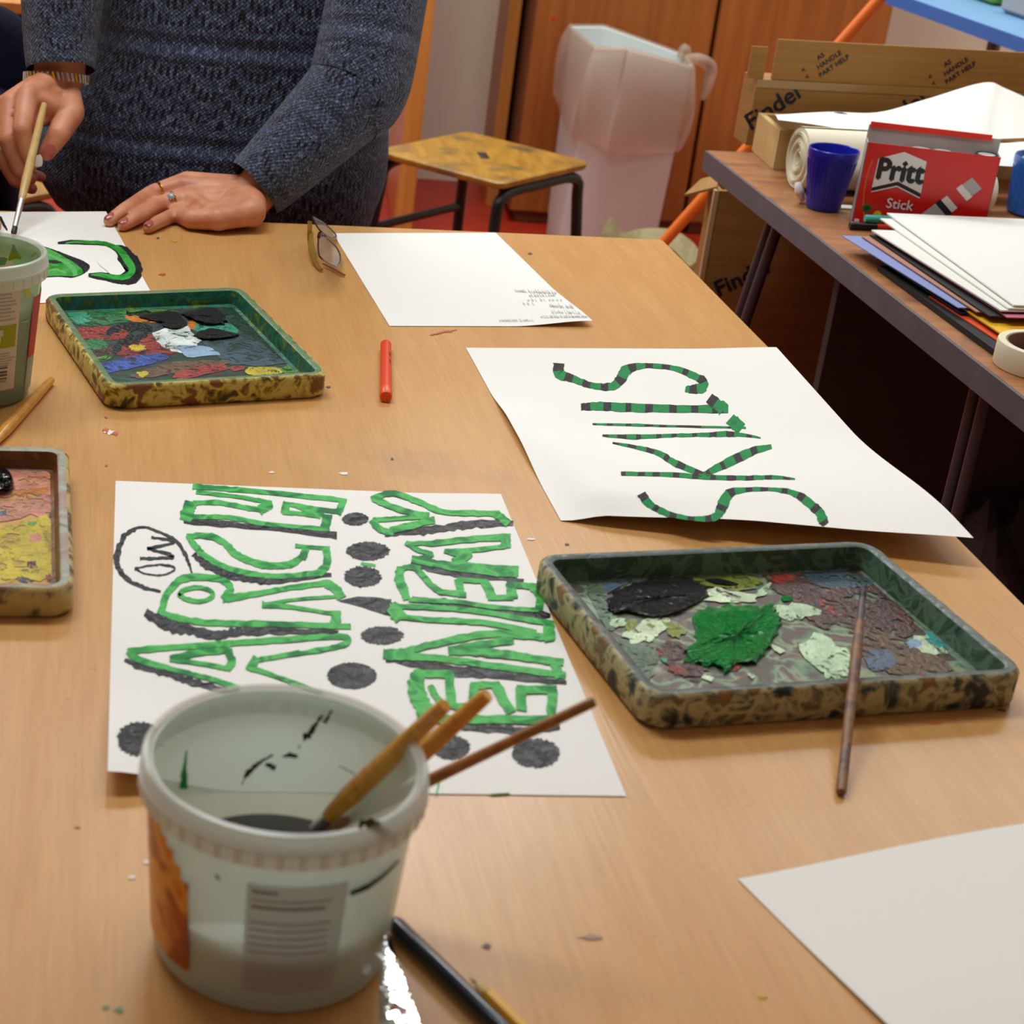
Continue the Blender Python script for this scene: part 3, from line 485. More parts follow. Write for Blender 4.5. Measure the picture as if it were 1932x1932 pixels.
paint_layer(root, fz, [
    (.06, 'green', L5((390, 550), (560, 545), (740, 560), (730, 620), (600, 640), (440, 645))), (.08, 'teal', L5((390, 560), (480, 560), (520, 620), (440, 640))), (.05, 'red', L5((430, 665), (560, 650), (720, 665), (720, 720), (560, 730), (480, 720))), (.06, 'red', L5((700, 760), (860, 690), (990, 800), (800, 830), (640, 800))),
    (.08, 'green', L5((480, 740), (560, 720), (620, 760), (540, 790))), (.06, 'maroon', L5((520, 790), (640, 770), (660, 810), (560, 830))), (.1, 'orange', L5((720, 580), (860, 590), (940, 630), (760, 625))), (.1, 'lime', L5((740, 560), (1000, 560), (1000, 590), (760, 590))),
    (.05, 'bluegrey', L5((1180, 740), (1400, 700), (1560, 760), (1640, 845), (1500, 880), (1280, 850))), (.05, 'darkgreen', L5((1270, 555), (1420, 570), (1600, 740), (1660, 860), (1500, 760), (1340, 650))), (.06, 'teal', L5((1060, 640), (1280, 630), (1360, 690), (1180, 700))),
    (.08, 'white', L5((870, 690), (1020, 640), (1110, 690), (1140, 770), (1080, 800), (980, 790), (910, 750))), (.1, 'sky', L5((1020, 760), (1190, 770), (1230, 810), (1060, 830))), (.06, 'blue', L5((565, 880), (700, 830), (900, 805), (960, 830), (840, 870), (620, 915))), (.06, 'brown', L5((960, 860), (1250, 840), (1320, 860), (1040, 910), (820, 950), (740, 930))),
    (.08, 'red', L5((980, 935), (1080, 890), (1240, 865), (1310, 890), (1160, 930), (1010, 960))), (.1, 'red', L5((1310, 880), (1380, 875), (1390, 895), (1330, 905))), (.1, 'yellow', L5((1400, 890), (1560, 885), (1600, 920), (1440, 930))), (.1, 'lime', L5((1600, 890), (1680, 870), (1730, 915), (1640, 925))), (.1, 'yellow', L5((780, 915), (830, 905), (850, 925), (800, 940))), (.12, 'yellow', L5((740, 760), (820, 755), (830, 780), (760, 790))), (.1, 'orange', L5((1070, 625), (1110, 620), (1115, 660), (1080, 665))), (.1, 'lime', L5((540, 830), (640, 815), (640, 830), (570, 850))),
    ('s', 'black', [8, 16, 10], L5((610, 690), (720, 650), (860, 665))), ('s', 'black', [8, 20, 16, 8], L5((650, 800), (700, 740), (780, 720), (840, 690))), ('s', 'black', [8, 14, 14], L5((720, 575), (860, 590), (1000, 610)))])
for nm, m, pts, hh, rg in (('black_paint', M['wetblack'], L5((1040, 580), (1140, 545), (1240, 545), (1290, 620), (1200, 640), (1100, 610)), .003, .08), ('black_paint', M['wetblack'], L5((1110, 690), (1220, 660), (1360, 700), (1250, 720), (1140, 720)), .002, .06), ('black_paint', M['wetblack'], L5((920, 640), (1020, 600), (1060, 640), (1000, 665)), .0015, .06), ('black_paint', M['wetblack'], L5((800, 590), (960, 560), (1040, 590), (960, 625), (880, 620)), .0015, .06)):
    mb = MB(); blob(mb, pts, level(fz+.0004), 0, rg, 5, height=hh); mb.build(nm, m, root)
# tray at the left edge
wallm3 = splat('olive_crusted_side', [(60, 56, 40), (140, 96, 50), (190, 180, 130), (196, 160, 76), (170, 164, 120), (110, 66, 40)], 45, .45, .4, detail=4, bump=.4, lo=.36, hi=.64)
rimm3 = splat('pale_crusted_rim', [(86, 104, 100), (190, 184, 160), (130, 150, 136), (180, 130, 110), (120, 124, 122)], 48, .4, 1, bump=.4)
inm3 = splat('brown_inner_side', [(80, 40, 14), (140, 78, 20), (110, 80, 24), (90, 50, 40), (150, 110, 30)], 40, .4, 1.4, bump=.4)
flm3 = splat('pink_and_yellow_floor', [(150, 120, 70), (210, 140, 100), (196, 170, 60), (200, 120, 90), (190, 170, 50), (150, 110, 110), (206, 150, 90)], 26, .42, 1.6, bump=.4)
e0 = U(130, 842, T+.022); e1 = U(141, 1112, T+.022); dd = (e0-e1); dd /= np.linalg.norm(dd); lx = np.array([-dd[1], dd[0], 0])
cs = [e0+lx*.26, e0, e1, e1+lx*.26]
root, c, ex, ey, fz = tray('paint_tray', 'paint tray with pink and yellow floor at the left edge of the table', [PX(p) for p in cs], .022, [wallm3, rimm3, inm3, flm3])
L6 = cr(0, 820, 4.83)
paint_layer(root, fz, [(.06, 'pink', L6((-200, 330), (300, 320), (480, 330), (480, 700), (300, 760), (-200, 760))), (.08, 'yellow', L6((0, 860), (200, 800), (440, 760), (480, 1000), (470, 1280), (200, 1320), (-100, 1320), (-200, 1000))), (.1, 'pink', L6((280, 920), (370, 915), (360, 975), (280, 980))), (.1, 'orange', L6((100, 540), (380, 480), (400, 540), (150, 570))), (.12, 'maroon', L6((250, 1160), (320, 1150), (320, 1210), (260, 1215))), (.12, 'red', L6((420, 1280), (460, 1275), (470, 1320), (430, 1330))), (.15, 'slate', L6((0, 700), (60, 690), (50, 730), (0, 740))), (.15, 'bluegrey', L6((160, 1300), (260, 1310), (300, 1340), (180, 1340))), (.15, 'lime', L6((250, 800), (350, 790), (300, 830)))])
mb = MB(); blob(mb, L6((-160, 400), (-60, 300), (20, 290), (90, 340), (130, 420), (120, 490), (40, 510), (-80, 500)), level(fz+.0004), 0, .02, 5, height=.006); mb.build('black_paint', plain('glossy_black_paint', (14, 14, 16), rough=.08, spec=.7), root)
# ------------------------------------------------------------------ clear plastic tubs
def cone_hit(ox, oy, c, rb, rt, z0, h, far):
    d = ray(ox, oy); o = np.array([0, 0, H]); k = (rt-rb)/h
    # (ox+tdx-cx)^2+(..)^2 = (rb+k(z-z0))^2
    px, py = o[0]-c[0], o[1]-c[1]; q0 = rb+k*(o[2]-z0); q1 = k*d[2]
    a_ = d[0]**2+d[1]**2-q1**2; b_ = 2*(px*d[0]+py*d[1]-q0*q1); c_ = px*px+py*py-q0*q0; disc = max(0, b_*b_-4*a_*c_)
    t = (-b_+(1 if far else -1)*math.sqrt(disc))/(2*a_); return o+d*t
def tub(root, c, rb, rt, h, wallmat, rimmat, lipz=.018, ribs=44, name='tub_body'):
    b = MB(); b.lathe([(.001, .0008), (rb*.9, .0008), (rb*.985, .003), (rb, .006), (rt-.0015, h-lipz), (rt-.0015, h-.002), (rt-.003, h-.002), (rt-.0035, h-lipz), (rb-.002, .008), (rb*.9, .003), (.001, .003)], c, 0, 64); b.build(name, wallmat, root)
    b = MB(); b.lathe([(rt-.003, h-.003), (rt-.001, h+.0005), (rt+.0015, h), (rt+.0025, h-.002), (rt+.0028, h-lipz*.95), (rt+.0016, h-lipz), (rt+.0012, h-lipz*.9), (rt+.0008, h-.004)], c, 0, 64)
    b.lathe([(rt-.001, h-lipz*.42), (rt+.0034, h-lipz*.46), (rt+.0034, h-lipz*.56), (rt-.001, h-lipz*.6)], c, 0, 64)
    for k in range(ribs):
        a = 2*math.pi*k/ribs; n_ = np.array([math.cos(a), math.sin(a), 0]); b.box(np.array(c)+n_*(rt+.0028)+EZ*(h-lipz*.72), n_, np.cross(EZ, n_), EZ, .0006, .0016, lipz*.2)
    b.build('rim', rimmat, root)
def patch(mb, c, rb, rt, h, a0, a1, z0, z1, out, mat=0, n=16):
    r = lambda z: rb+(rt-rb)*z/h+out
    V = []
    for z in (z0, z1):
        for i in range(n+1):
            a = a0+(a1-a0)*i/n; V.append(np.array(c)+np.array([r(z)*math.cos(a), r(z)*math.sin(a), z]))
    mb.add(V, [(i, i+1, n+2+i, n+1+i) for i in range(n)], mat)
M['tubclear'] = plastic_clear('cloudy_clear_plastic', (228, 243, 234), .35, .22)
M['rimclear'] = plastic_clear('cloudy_rim_plastic', (236, 236, 232), .45, .2)
BC = np.array([.0222, .7355, T]); BRB, BRT, BH = .0580, .0655, .1075
tubr = thing('plastic_tub', 'clear plastic tub of black paint water with three brushes, nearest the camera', 'tub', BC)
tub(tubr, BC, BRB, BRT, BH, M['tubclear'], M['rimclear'])
WZ = .036; wr = BRB+(BRT-BRB)*WZ/BH-.0028
M['water'] = plain('black_paint_water', (72, 62, 68), rough=.10, spec=.4)
b = MB(); b.lathe([(.001, .0035), (BRB*.9, .0035), (BRB-.003, .008), (wr, WZ-.0005), (wr-.001, WZ), (.001, WZ)], BC, 0, 64); b.build('paint_water', M['water'], tubr)
M['labelclear'] = plastic_clear('pale_label_film', (196, 198, 196), .25, .4); M['print'] = plain('grey_label_print', (164, 166, 167), rough=.6); M['printd'] = plain('dark_label_print', (140, 142, 146), rough=.6)
def pxang(x, y, far=False):
    p = cone_hit(x, y, BC, BRB, BRT, T, BH, far); return math.atan2(p[1]-BC[1], p[0]-BC[0]), p[2]-T
B5 = cr(200, 1250, 2.833)
L0 = pxang(*B5((748, 1300))[0])[0]; L1 = pxang(*B5((1275, 1300))[0])[0]
b = MB(); patch(b, BC, BRB, BRT, BH, L0, L1, .016, .079, .0006, 0)
for i in range(13):
    z = .0745-i*.0043; w0 = L0+(L1-L0)*.05; w1 = L0+(L1-L0)*(.3 if i == 0 else random.choice((.78, .84, .6, .86)))
    if i in (3, 9): continue
    patch(b, BC, BRB, BRT, BH, w0, w1, z-.0008, z+(.0012 if i in (0, 2) else .0005), .0008, 2 if i in (0, 2) else 1)
b.build('ingredients_label', [M['labelclear'], M['print'], M['printd']], tubr)
M['photo_label'] = splat('orange_photo_label', [(120, 52, 8), (190, 104, 14), (224, 150, 30), (214, 150, 60), (170, 80, 10), (150, 66, 8)], 38, .3, .6, detail=2, bump=0, soft=True)
A0 = pxang(*B5((272, 1300))[0])[0]; A1 = pxang(*B5((445, 1300))[0])[0]
b = MB(); nst = 10
for i in range(nst):
    f = i/nst; patch(b, BC, BRB, BRT, BH, A0-.35+(A1-A0+.35)*f, A0-.35+(A1-A0+.35)*(f+1/nst), .013, .086-.010*smooth(.45, .8, f)-.012*smooth(.7, .95, f), .0006, 0, 3)
b.build('picture_label', M['photo_label'], tubr)
b = MB(); sf_in = lambda x, y, e=0: (lambda p: p+(np.array([BC[0], BC[1], p[2]])-p)*.035+(np.array([BC[0], BC[1], p[2]])-p)*e*20)(cone_hit(x, y, BC, BRB, BRT, T, BH, True))
sf_out = lambda x, y, e=0: (lambda p: p-(np.array([BC[0], BC[1], p[2]])-p)*(.012+e*20))(cone_hit(x, y, BC, BRB, BRT, T, BH, False))
SM = [plain('black_smear', (30, 30, 32), rough=.4), plain('green_smear', (24, 150, 40), rough=.4), plain('grey_smear', (110, 120, 112), rough=.5)]
def smear(w, pts, mat=0, sf=sf_in, r=.35): b = MB(); ribbon(b, B5(*pts), np.array(w, float)/2.833, sf, 0, r, 5); b.build('paint_smear', SM[mat], tubr)
smear([4, 12, 36, 26, 14, 8], ((718, 640), (735, 600), (752, 575), (790, 540), (840, 505), (890, 480))); smear([10, 34, 20], ((850, 530), (880, 540), (905, 545))); smear([8, 26, 22, 6], ((945, 490), (980, 480), (1020, 488), (1025, 495))); smear([6, 10], ((1030, 445), (1045, 430)))
smear([46, 40, 20, 10], ((1065, 385), (1095, 375), (1120, 330), (1165, 270))); smear([24, 16, 12], ((1180, 310), (1200, 275), (1215, 240))); smear([4, 6, 4], ((1255, 540), (1300, 560), (1350, 590)), 0); smear([44, 40, 20, 8], ((395, 660), (395, 600), (400, 540), (410, 460)), 1, r=.12)
smear([40, 60, 40, 20], ((1350, 850), (1420, 860), (1460, 890), (1500, 920)), 0, sf_out, .3); smear([50, 60, 30], ((1470, 900), (1495, 925), (1520, 930)), 0, sf_out, .2); smear([26, 30, 22, 16, 10], ((1300, 1228), (1380, 1195), (1450, 1150), (1510, 1100), (1555, 1050)), 0, sf_out, .1); smear([20, 14], ((590, 1130), (615, 1155)), 2, sf_out)
# brushes -------------------------------------------------------------
M['handle'] = wood('varnished_brush_handle', (196, 130, 40), (222, 160, 66), (60, 60, 60), rough=.25, scale=2)
M['ferrule'] = plain('metal_ferrule', (232, 232, 232), rough=.32, metal=1); M['bristle'] = plain('brown_bristles', (70, 52, 38), rough=.7)
def brush(name, label, tip, end, r, L=None, hm=None, endm=None, fer=.028, bris=.018, group=None, spots=(), bm=None, fm=None, taper=1.0):
    tip, end = np.array(tip), np.array(end); d = tip-end; L = np.linalg.norm(d); d = d/L
    root = thing(name, label, 'paintbrush', end if end[2] < tip[2] else tip, group)
    hl = L-fer-bris; prof = [(0, .5*taper), (.02, .68*taper), (.3, .85), (.62, .97), (.8, 1), (1, .66)]; b = MB()
    b.tube([end+d*hl*a for a, _ in prof], [r*q for _, q in prof], 0, 12, 5)
    mats = [hm or M['handle']]
    if endm: b.tube([end-d*.0006, end+d*hl*.03, end+d*hl*.07], [r*.38*taper, r*.6*taper, r*.62*taper], 1, 12, 4); mats.append(endm)
    for f0, f1, m_ in spots: b.tube([end+d*hl*f0, end+d*hl*(f0+f1)/2, end+d*hl*f1], [r*.99, r*1.02, r*1.02], len(mats), 12, 3); mats.append(m_)
    b.build('handle', mats, root)
    b = MB(); p0 = end+d*hl; b.tube([p0-d*.003, p0+d*fer*.5, p0+d*fer], [r*.68, r*.62, r*.6], 0, 12, 4); b.build('ferrule', fm or M['ferrule'], root)
    b = MB(); p1 = p0+d*fer; b.tube([p1-d*.002, p1+d*bris*.5, p1+d*bris], [r*.56, r*.62, r*.12], 0, 10, 5); b.build('bristles', bm or M['bristle'], root)
    return root
M['dkend'] = plain('dark_dipped_end', (54, 42, 50), rough=.4); M['paintspot'] = plain('dark_paint_spot', (74, 52, 24), rough=.4); M['redband'] = plain('red_stain', (176, 84, 30), rough=.4)
# three brushes standing in the tub: their wet ends rest on its floor, their handles lean on the rim
M['handle_b'] = wood('stained_brown_handle', (134, 88, 40), (170, 112, 56), (60, 60, 60), rough=.3, scale=2)
def in_tub(px_end, z_end, px_low, dz, label, r, **kw):
    e = U(*px_end, z_end); q = U(*px_low, T+dz); d = q-e; d /= np.linalg.norm(d)
    t = (T+.0065-e[2])/d[2]; return brush('paintbrush', label, e+d*t, e, r, group='brushes standing in the clear tub', **kw)
in_tub((838, 1332), T+.130, (612, 1548), .042, 'thick yellow brush handle leaning in the clear tub, left of the pair', .0056)
in_tub((918, 1312), T+.126, (662, 1540), .042, 'thick yellow brush handle with red stain, right of the pair in the clear tub', .0056, endm=M['dkend'])
in_tub((1118, 1325), T+.122, (690, 1530), .048, 'thin dark tipped brush leaning furthest right out of the clear tub', .0034, hm=M['handle_b'], endm=M['dkend'], taper=1.2)
# brush lying across the rim of the right tray
e = U(1587, 1492, T+.0030); q = U(1611, 1275, T+.0285); d = q-e; d /= np.linalg.norm(d)
tipz = U(1624, 1133, T+.040); L_ = np.linalg.norm(tipz-e)
brush('paintbrush', 'worn brown brush resting across the near rim of the dark tray', e+d*L_, e, .0036, hm=splat('worn_handle', [(96, 74, 62), (120, 84, 66), (150, 112, 70), (110, 90, 84), (86, 66, 60)], 60, .45, 1, soft=True), endm=M['dkend'], bm=plain('black_bristles', (26, 26, 30)), fer=.02, bris=.012, taper=1.3, fm=plain('painted_ferrule', (96, 84, 84), rough=.4))
# brush lying at the left, between tub and tray
e = U(96, 718, T+.004); q = U(0, 822, T+.005); d = q-e; d /= np.linalg.norm(d)
brush('paintbrush', 'yellow wooden brush handle lying beside the green tub at the left edge', e+d*.2, e, .0052)
# ------------------------------------------------------------------ green tub at the left
GC = np.array([-.2422, 1.4473, T]); GRB, GRT, GH = .0417, .0532, .126
gt = thing('plastic_tub', 'cloudy tub of green paint water with a barcode label, at the left edge', 'tub', GC)
tub(gt, GC, GRB, GRT, GH, plastic_clear('green_tinted_plastic', (204, 220, 196), .52, .2), M['rimclear'], lipz=.02, ribs=36)
gz = .085; gw = GRB+(GRT-GRB)*gz/GH-.003
b = MB(); b.lathe([(.001, .004), (GRB*.9, .004), (GRB-.003, .008), (gw, gz-.0005), (gw-.001, gz), (.001, gz)], GC, 0, 48); b.build('paint_water', plain('green_paint_water', (20, 40, 18), rough=.15), gt)
def ga(x, y, far=False):
    p = cone_hit(x, y, GC, GRB, GRT, T, GH, far); return math.atan2(p[1]-GC[1], p[0]-GC[0]), p[2]-T
gl0, gl1 = ga(-70, 640)[0], ga(32, 640)[0]
b = MB(); lo_, hi_ = ga(20, 733)[1], ga(20, 542)[1]
pt = lambda a0, a1, z0, z1, o, m, n=12: patch(b, GC, GRB, GRT, GH, gl0+(gl1-gl0)*a0, gl0+(gl1-gl0)*a1, lo_+(hi_-lo_)*z0, lo_+(hi_-lo_)*z1, o, m, n)
pt(0, 1, 0, 1, .0006, 0)
for i in range(8): pt(.1, random.choice((.9, .82, .93)), .93-i*.035, .945-i*.035, .0008, 1)
for i in range(5): pt(.5, random.choice((.92, .85, .96)), .36-i*.025, .37-i*.025, .0008, 1)
pt(.35, .95, .42, .64, .0008, 2); pt(.42, .60, .46, .50, .001, 0, 4); pt(.55, .66, .48, .56, .001, 0, 4); pt(.60, .70, .54, .60, .001, 0, 4)
for i in range(22):
    if random.random() < .62: pt(.5, .82, .24-i*.0075, .2445-i*.0075, .0008, 3)
b.build('barcode_label', [plain('greyish_label', (206, 196, 184), rough=.5), M['print'], plain('olive_square', (150, 160, 10), rough=.5), plain('barcode_black', (40, 40, 40))], gt)
ra = ga(50, 620)[0]+.12; b = MB(); patch(b, GC, GRB, GRT, GH, ra, ra+.7, .040, .094, .0007, 0); patch(b, GC, GRB, GRT, GH, ra, ra+.7, .010, .040, .0007, 1)
b.build('red_label', [plain('red_print', (190, 60, 36), rough=.4), M['labelclear']], gt)
b = MB(); gs = lambda far: (lambda x, y, e=0: (lambda p: p+(np.array([GC[0], GC[1], p[2]])-p)*(.04 if far else -.02))(cone_hit(x, y, GC, GRB, GRT, T, GH, far)))
GM = [plain('lime_smear', (170, 190, 10), rough=.4), plain('yellow_smear', (206, 196, 60), rough=.4), plain('pale_green_smear', (150, 196, 140), rough=.4)]
for pts, fa, mi, rg_ in (([(18, 490), (24, 470), (28, 460), (36, 474), (44, 488), (32, 487)], True, 0, .05), ([(62, 482), (70, 476), (76, 474), (72, 480), (65, 484)], True, 1, .1), ([(-10, 500), (0, 484), (14, 488), (10, 498)], True, 2, .1), ([(45, 548), (50, 544), (55, 550), (50, 560)], False, 1, .15), ([(38, 608), (52, 603), (50, 607)], False, 2, .1)):
    b = MB(); blob(b, pts, gs(fa), 0, rg_, 3); b.build('paint_smear', GM[mi], gt)
# ------------------------------------------------------------------ small things on the table
e = U(728, 650, T+.0052); q = U(728, 749, T+.0052); d = q-e; L_ = np.linalg.norm(d); d /= L_
r_ = thing('crayon', 'orange crayon lying alone on the table, near the green tray', 'crayon', (e+q)/2)
b = MB(); b.tube([e, e+d*.0006, e+d*(L_-.0165)], [.0046, .0052, .0052], 0, 20, smooth=False)
cn = np.array([.64, -.25, .73]); cn /= np.linalg.norm(cn)
for f0, f1 in ((.030, .034), (.0345, .036), (.037, .041), (.050, .053), (.054, .0575), (.058, .060)): b.box(e+d*(f0+f1)/2+cn*.0050, d, np.cross(cn, d), cn, (f1-f0)/2, .0011, .0003, 1)
b.build('barrel', [plain('orange_red_plastic', (226, 66, 22), rough=.4), plain('dark_print', (90, 30, 20))], r_)
b = MB(); b.tube([e+d*(L_-.0175), e+d*(L_-.017), e+d*(L_-.001), e+d*L_], [.0051, .0055, .0055, .0048], 0, 20, smooth=False); b.build('cap', plain('orange_cap', (238, 84, 20), rough=.35), r_)
# spectacles: folded, standing on the rims
def plane_hit(x, y, p0, n):
    d = ray(x, y); o = np.array([0, 0, H]); return o+d*(((p0-o)@n)/(d@n))
GP = lambda *p: [(560+x/12.075, 390+y/12.075) for x, y in p]
g0 = U(637, 503, T+.0025); ga_ = U(633, 446, T+.004)-U(643, 481, T+.004); gb_ = U(602, 449, T+.036)-U(643, 481, T+.004); g0 = U(643, 481, T+.004); gn = np.cross(ga_, gb_); gn /= np.linalg.norm(gn)
gr = thing('spectacles', 'folded spectacles with clear yellowish arms lying on the edge of a white sheet', 'spectacles', g0)
l1 = [plane_hit(x, y, g0, gn) for x, y in crom(GP((510, 690), (640, 690), (760, 790), (900, 930), (985, 1100), (985, 1250), (920, 1350), (820, 1330), (650, 1240), (520, 1130), (488, 950), (490, 800)), 5, closed=True)[0]]
l2 = [plane_hit(x, y, g0, gn) for x, y in crom(GP((360, 240), (440, 270), (600, 360), (760, 500), (880, 630), (885, 700), (820, 730), (680, 660), (560, 570), (460, 450)), 5, closed=True)[0]]
M['frame'] = plain('dark_brown_frame', (48, 34, 32), rough=.25); M['lens'] = plastic_clear('spectacle_lens', (200, 198, 198), .6, .06); M['arm'] = plastic_clear('yellowish_arm', (196, 170, 90), .5, .12)
b = MB()
for l in (l1, l2): b.tube(list(l)+[l[0]], [.0009]*(len(l)+1), 0, 8, smooth=False, cap=False)
b.build('frame', M['frame'], gr); b = MB(); br = [plane_hit(x, y, g0, gn) for x, y in GP((500, 700), (530, 610), (600, 640), (650, 700))]
b.tube(br, [.0018, .0024, .0022, .0014], 0, 8); b.build('bridge', M['frame'], gr)
for l in (l1, l2):
    b = MB(); cc_ = np.mean(l, 0); b.add(list(l)+[cc_+gn*.0012], [(i, (i+1) % len(l), len(l)) for i in range(len(l))]); b.build('lens', M['lens'], gr)
ax = lambda pts: [U(560+x/12.075, 390+y/12.075, T+z) for x, y, z in pts]
b = MB(); b.tube(ax([(330, 590, .022), (330, 760, .018), (350, 960, .012), (400, 1180, .007), (470, 1340, .004), (560, 1440, .003)]), [.0022, .0028, .003, .0028, .0026, .0022], 0, 10, flat=.5); b.build('temple', M['arm'], gr)
b = MB(); b.tube(ax([(300, 330, .034), (290, 560, .024), (300, 800, .012), (330, 1050, .008), (420, 1300, .004)]), [.0026, .0026, .0028, .0026, .0022], 0, 10, flat=.5); b.build('temple', M['arm'], gr)
b = MB(); b.tube(ax([(600, 1300, .004), (800, 1400, .003), (1090, 1560, .0024)]), [.0014, .0018, .0014], 0, 8, flat=.6); b.build('temple_tip', plain('amber_tip', (150, 84, 44), rough=.3), gr)
FILM = .062
# pen and pencil at the bottom, and the film strip shaped to glint beside the tub
e = U(742, 1741, T+.0048); q = U(1010, 2005, T+.0048); r_ = thing('pen', 'dark navy pen lying beside the clear tub at the bottom of the photo', 'pen', e)
d = (q-e)/np.linalg.norm(q-e); b = MB(); b.tube([e, e+d*.003, q], [.0036, .0047, .0047], 0, 18, smooth=False); b.build('barrel', plain('navy_plastic', (20, 20, 38), rough=.22, coat=.3), r_)
b = MB(); b.tube([q-d*.02, q+d*.03, q+d*.032], [.005, .005, .004], 0, 18, smooth=False); b.build('cap', plain('black_cap', (16, 16, 20), rough=.3), r_)
e = U(887, 1846, T+.0040); e2 = U(918, 1876, T+.0042); q = U(1064, 2022, T+.0042); r_ = thing('pencil', 'yellow pencil with sharpened point beside the navy pen', 'pencil', e)
d = (q-e2)/np.linalg.norm(q-e2); s0 = e2-d*np.linalg.norm(e2-e)
b = MB(); b.tube([e2, q], [.0041, .0041], 0, 6, smooth=False); b.build('barrel', plain('yellow_lacquer', (236, 172, 16), rough=.3), r_, smooth=False)
b = MB(); b.tube([s0+d*.005, e2+d*.0008], [.0012, .0040], 0, 12, smooth=False); b.build('sharpened_wood', plain('bare_wood', (206, 180, 120), rough=.6), r_)
b = MB(); b.tube([s0, s0+d*.0055], [.0003, .0012], 0, 10, smooth=False); b.build('point', plain('graphite', (84, 84, 74), rough=.4), r_)
m, nt, p = base('glint_film'); fr = N(nt, 'ShaderNodeFresnel'); fr.inputs[0].default_value = 1.5; gl = N(nt, 'ShaderNodeBsdfGlossy'); gl.inputs['Roughness'].default_value = .05; tr = N(nt, 'ShaderNodeBsdfTransparent'); mxs = N(nt, 'ShaderNodeMixShader')
tc = N(nt, 'ShaderNodeTexCoord'); n = N(nt, 'ShaderNodeTexNoise', i_Scale=75.0, i_Detail=2.0); nt.links.new(tc.outputs['Object'], n.inputs['Vector']); bb = N(nt, 'ShaderNodeBump', i_Strength=.35, i_Distance=.003); nt.links.new(n.outputs['Fac'], bb.inputs['Height']); nt.links.new(bb.outputs[0], gl.inputs['Normal'])
nt.links.new(fr.outputs[0], mxs.inputs[0]); nt.links.new(tr.outputs[0], mxs.inputs[1]); nt.links.new(gl.outputs[0], mxs.inputs[2]); nt.links.new(mxs.outputs[0], nt.nodes['Material Output'].inputs[0])
lf, _ = crom([(721, 1758), (718, 1800), (716, 1860), (715, 1930), (716, 2010)], 5); rt2, _ = crom([(738, 1772), (752, 1815), (770, 1868), (790, 1925), (815, 2010)], 5); mb = MB(); R_ = []
FS = float(FILM)
for a, q in zip(lf, rt2):
    y0_ = U(*lf[0], T)[1]; yy = U(*((a+q)/2), T)[1]; hz_ = .0006+max(0, (y0_-yy))*FS
    R_.append([U(*(a*(1-f)+q*f), T+hz_+.0004*math.sin(3*f)) for f in np.linspace(0, 1, 9)])
mb.loft(R_, 0, cap=False, closed=False)
mb.build('glint_film', m, label='strip of clear film added for its glint between the clear tub and the navy pen', category='film')  # strip added and tilted so it mirrors a ceiling lamp
# ------------------------------------------------------------------ people
def remesh_skin(name, caps, mat, parent, voxel=.0026, it=6):
    b = MB()
    for (p0, r0, p1, r1) in caps:
        p0, p1 = np.array(p0, float), np.array(p1, float); d = p1-p0; L = np.linalg.norm(d)
        if L < 1e-5: b.ball(p0, r0, 0, 20, 12); continue
        d = d/L; P = []; R = []
        for a in (0.02, .35, .7, 1.05, 1.35, 1.57): P.append(p0-d*r0*math.cos(a)); R.append(max(1e-4, r0*math.sin(a)))
        for a in (1.57, 1.35, 1.05, .7, .35, .02): P.append(p1+d*r1*math.cos(a)); R.append(max(1e-4, r1*math.sin(a)))
        b.tube(P, R, 0, 18, smooth=False)
    o = b.build(name, mat, parent)
    m1 = o.modifiers.new('r', 'REMESH'); m1.mode = 'VOXEL'; m1.voxel_size = voxel; m1.use_smooth_shade = True
    m2 = o.modifiers.new('s', 'SMOOTH'); m2.factor = .5; m2.iterations = it
    dg = bpy.context.evaluated_depsgraph_get(); dg.update(); me = bpy.data.meshes.new_from_object(o.evaluated_get(dg))
    o.modifiers.clear(); old = o.data; o.data = me; bpy.data.meshes.remove(old)
    if not me.materials: me.materials.append(mat)
    return o
def chain(pts, rs): return [(pts[i], rs[i], pts[i+1], rs[i+1]) for i in range(len(pts)-1)]
def skin_mat():
    m, nt, p = base('warm_skin'); tc = N(nt, 'ShaderNodeTexCoord'); a = N(nt, 'ShaderNodeTexNoise', i_Scale=38.0, i_Detail=4.0); nt.links.new(tc.outputs['Object'], a.inputs['Vector'])
    rp = N(nt, 'ShaderNodeValToRGB'); rp.color_ramp.elements[0].position = .3; rp.color_ramp.elements[1].position = .7; rp.color_ramp.elements[0].color = lin((196, 120, 88)); rp.color_ramp.elements[1].color = lin((222, 156, 120))
    nt.links.new(a.outputs['Fac'], rp.inputs[0]); nt.links.new(rp.outputs[0], p.inputs['Base Color']); p.inputs['Roughness'].default_value = .48
    p.inputs['Subsurface Weight'].default_value = .15; p.inputs['Subsurface Radius'].default_value = (.006, .002, .001); p.inputs['Subsurface Scale'].default_value = .5
    n2 = N(nt, 'ShaderNodeTexNoise', i_Scale=420.0, i_Detail=3.0); nt.links.new(tc.outputs['Object'], n2.inputs['Vector']); bp = N(nt, 'ShaderNodeBump', i_Strength=.14, i_Distance=.002); nt.links.new(n2.outputs['Fac'], bp.inputs['Height']); nt.links.new(bp.outputs[0], p.inputs['Normal'])
    return m
M['skin'] = skin_mat(); M['nail'] = plain('rose_nail', (186, 96, 88), rough=.18, coat=.4)
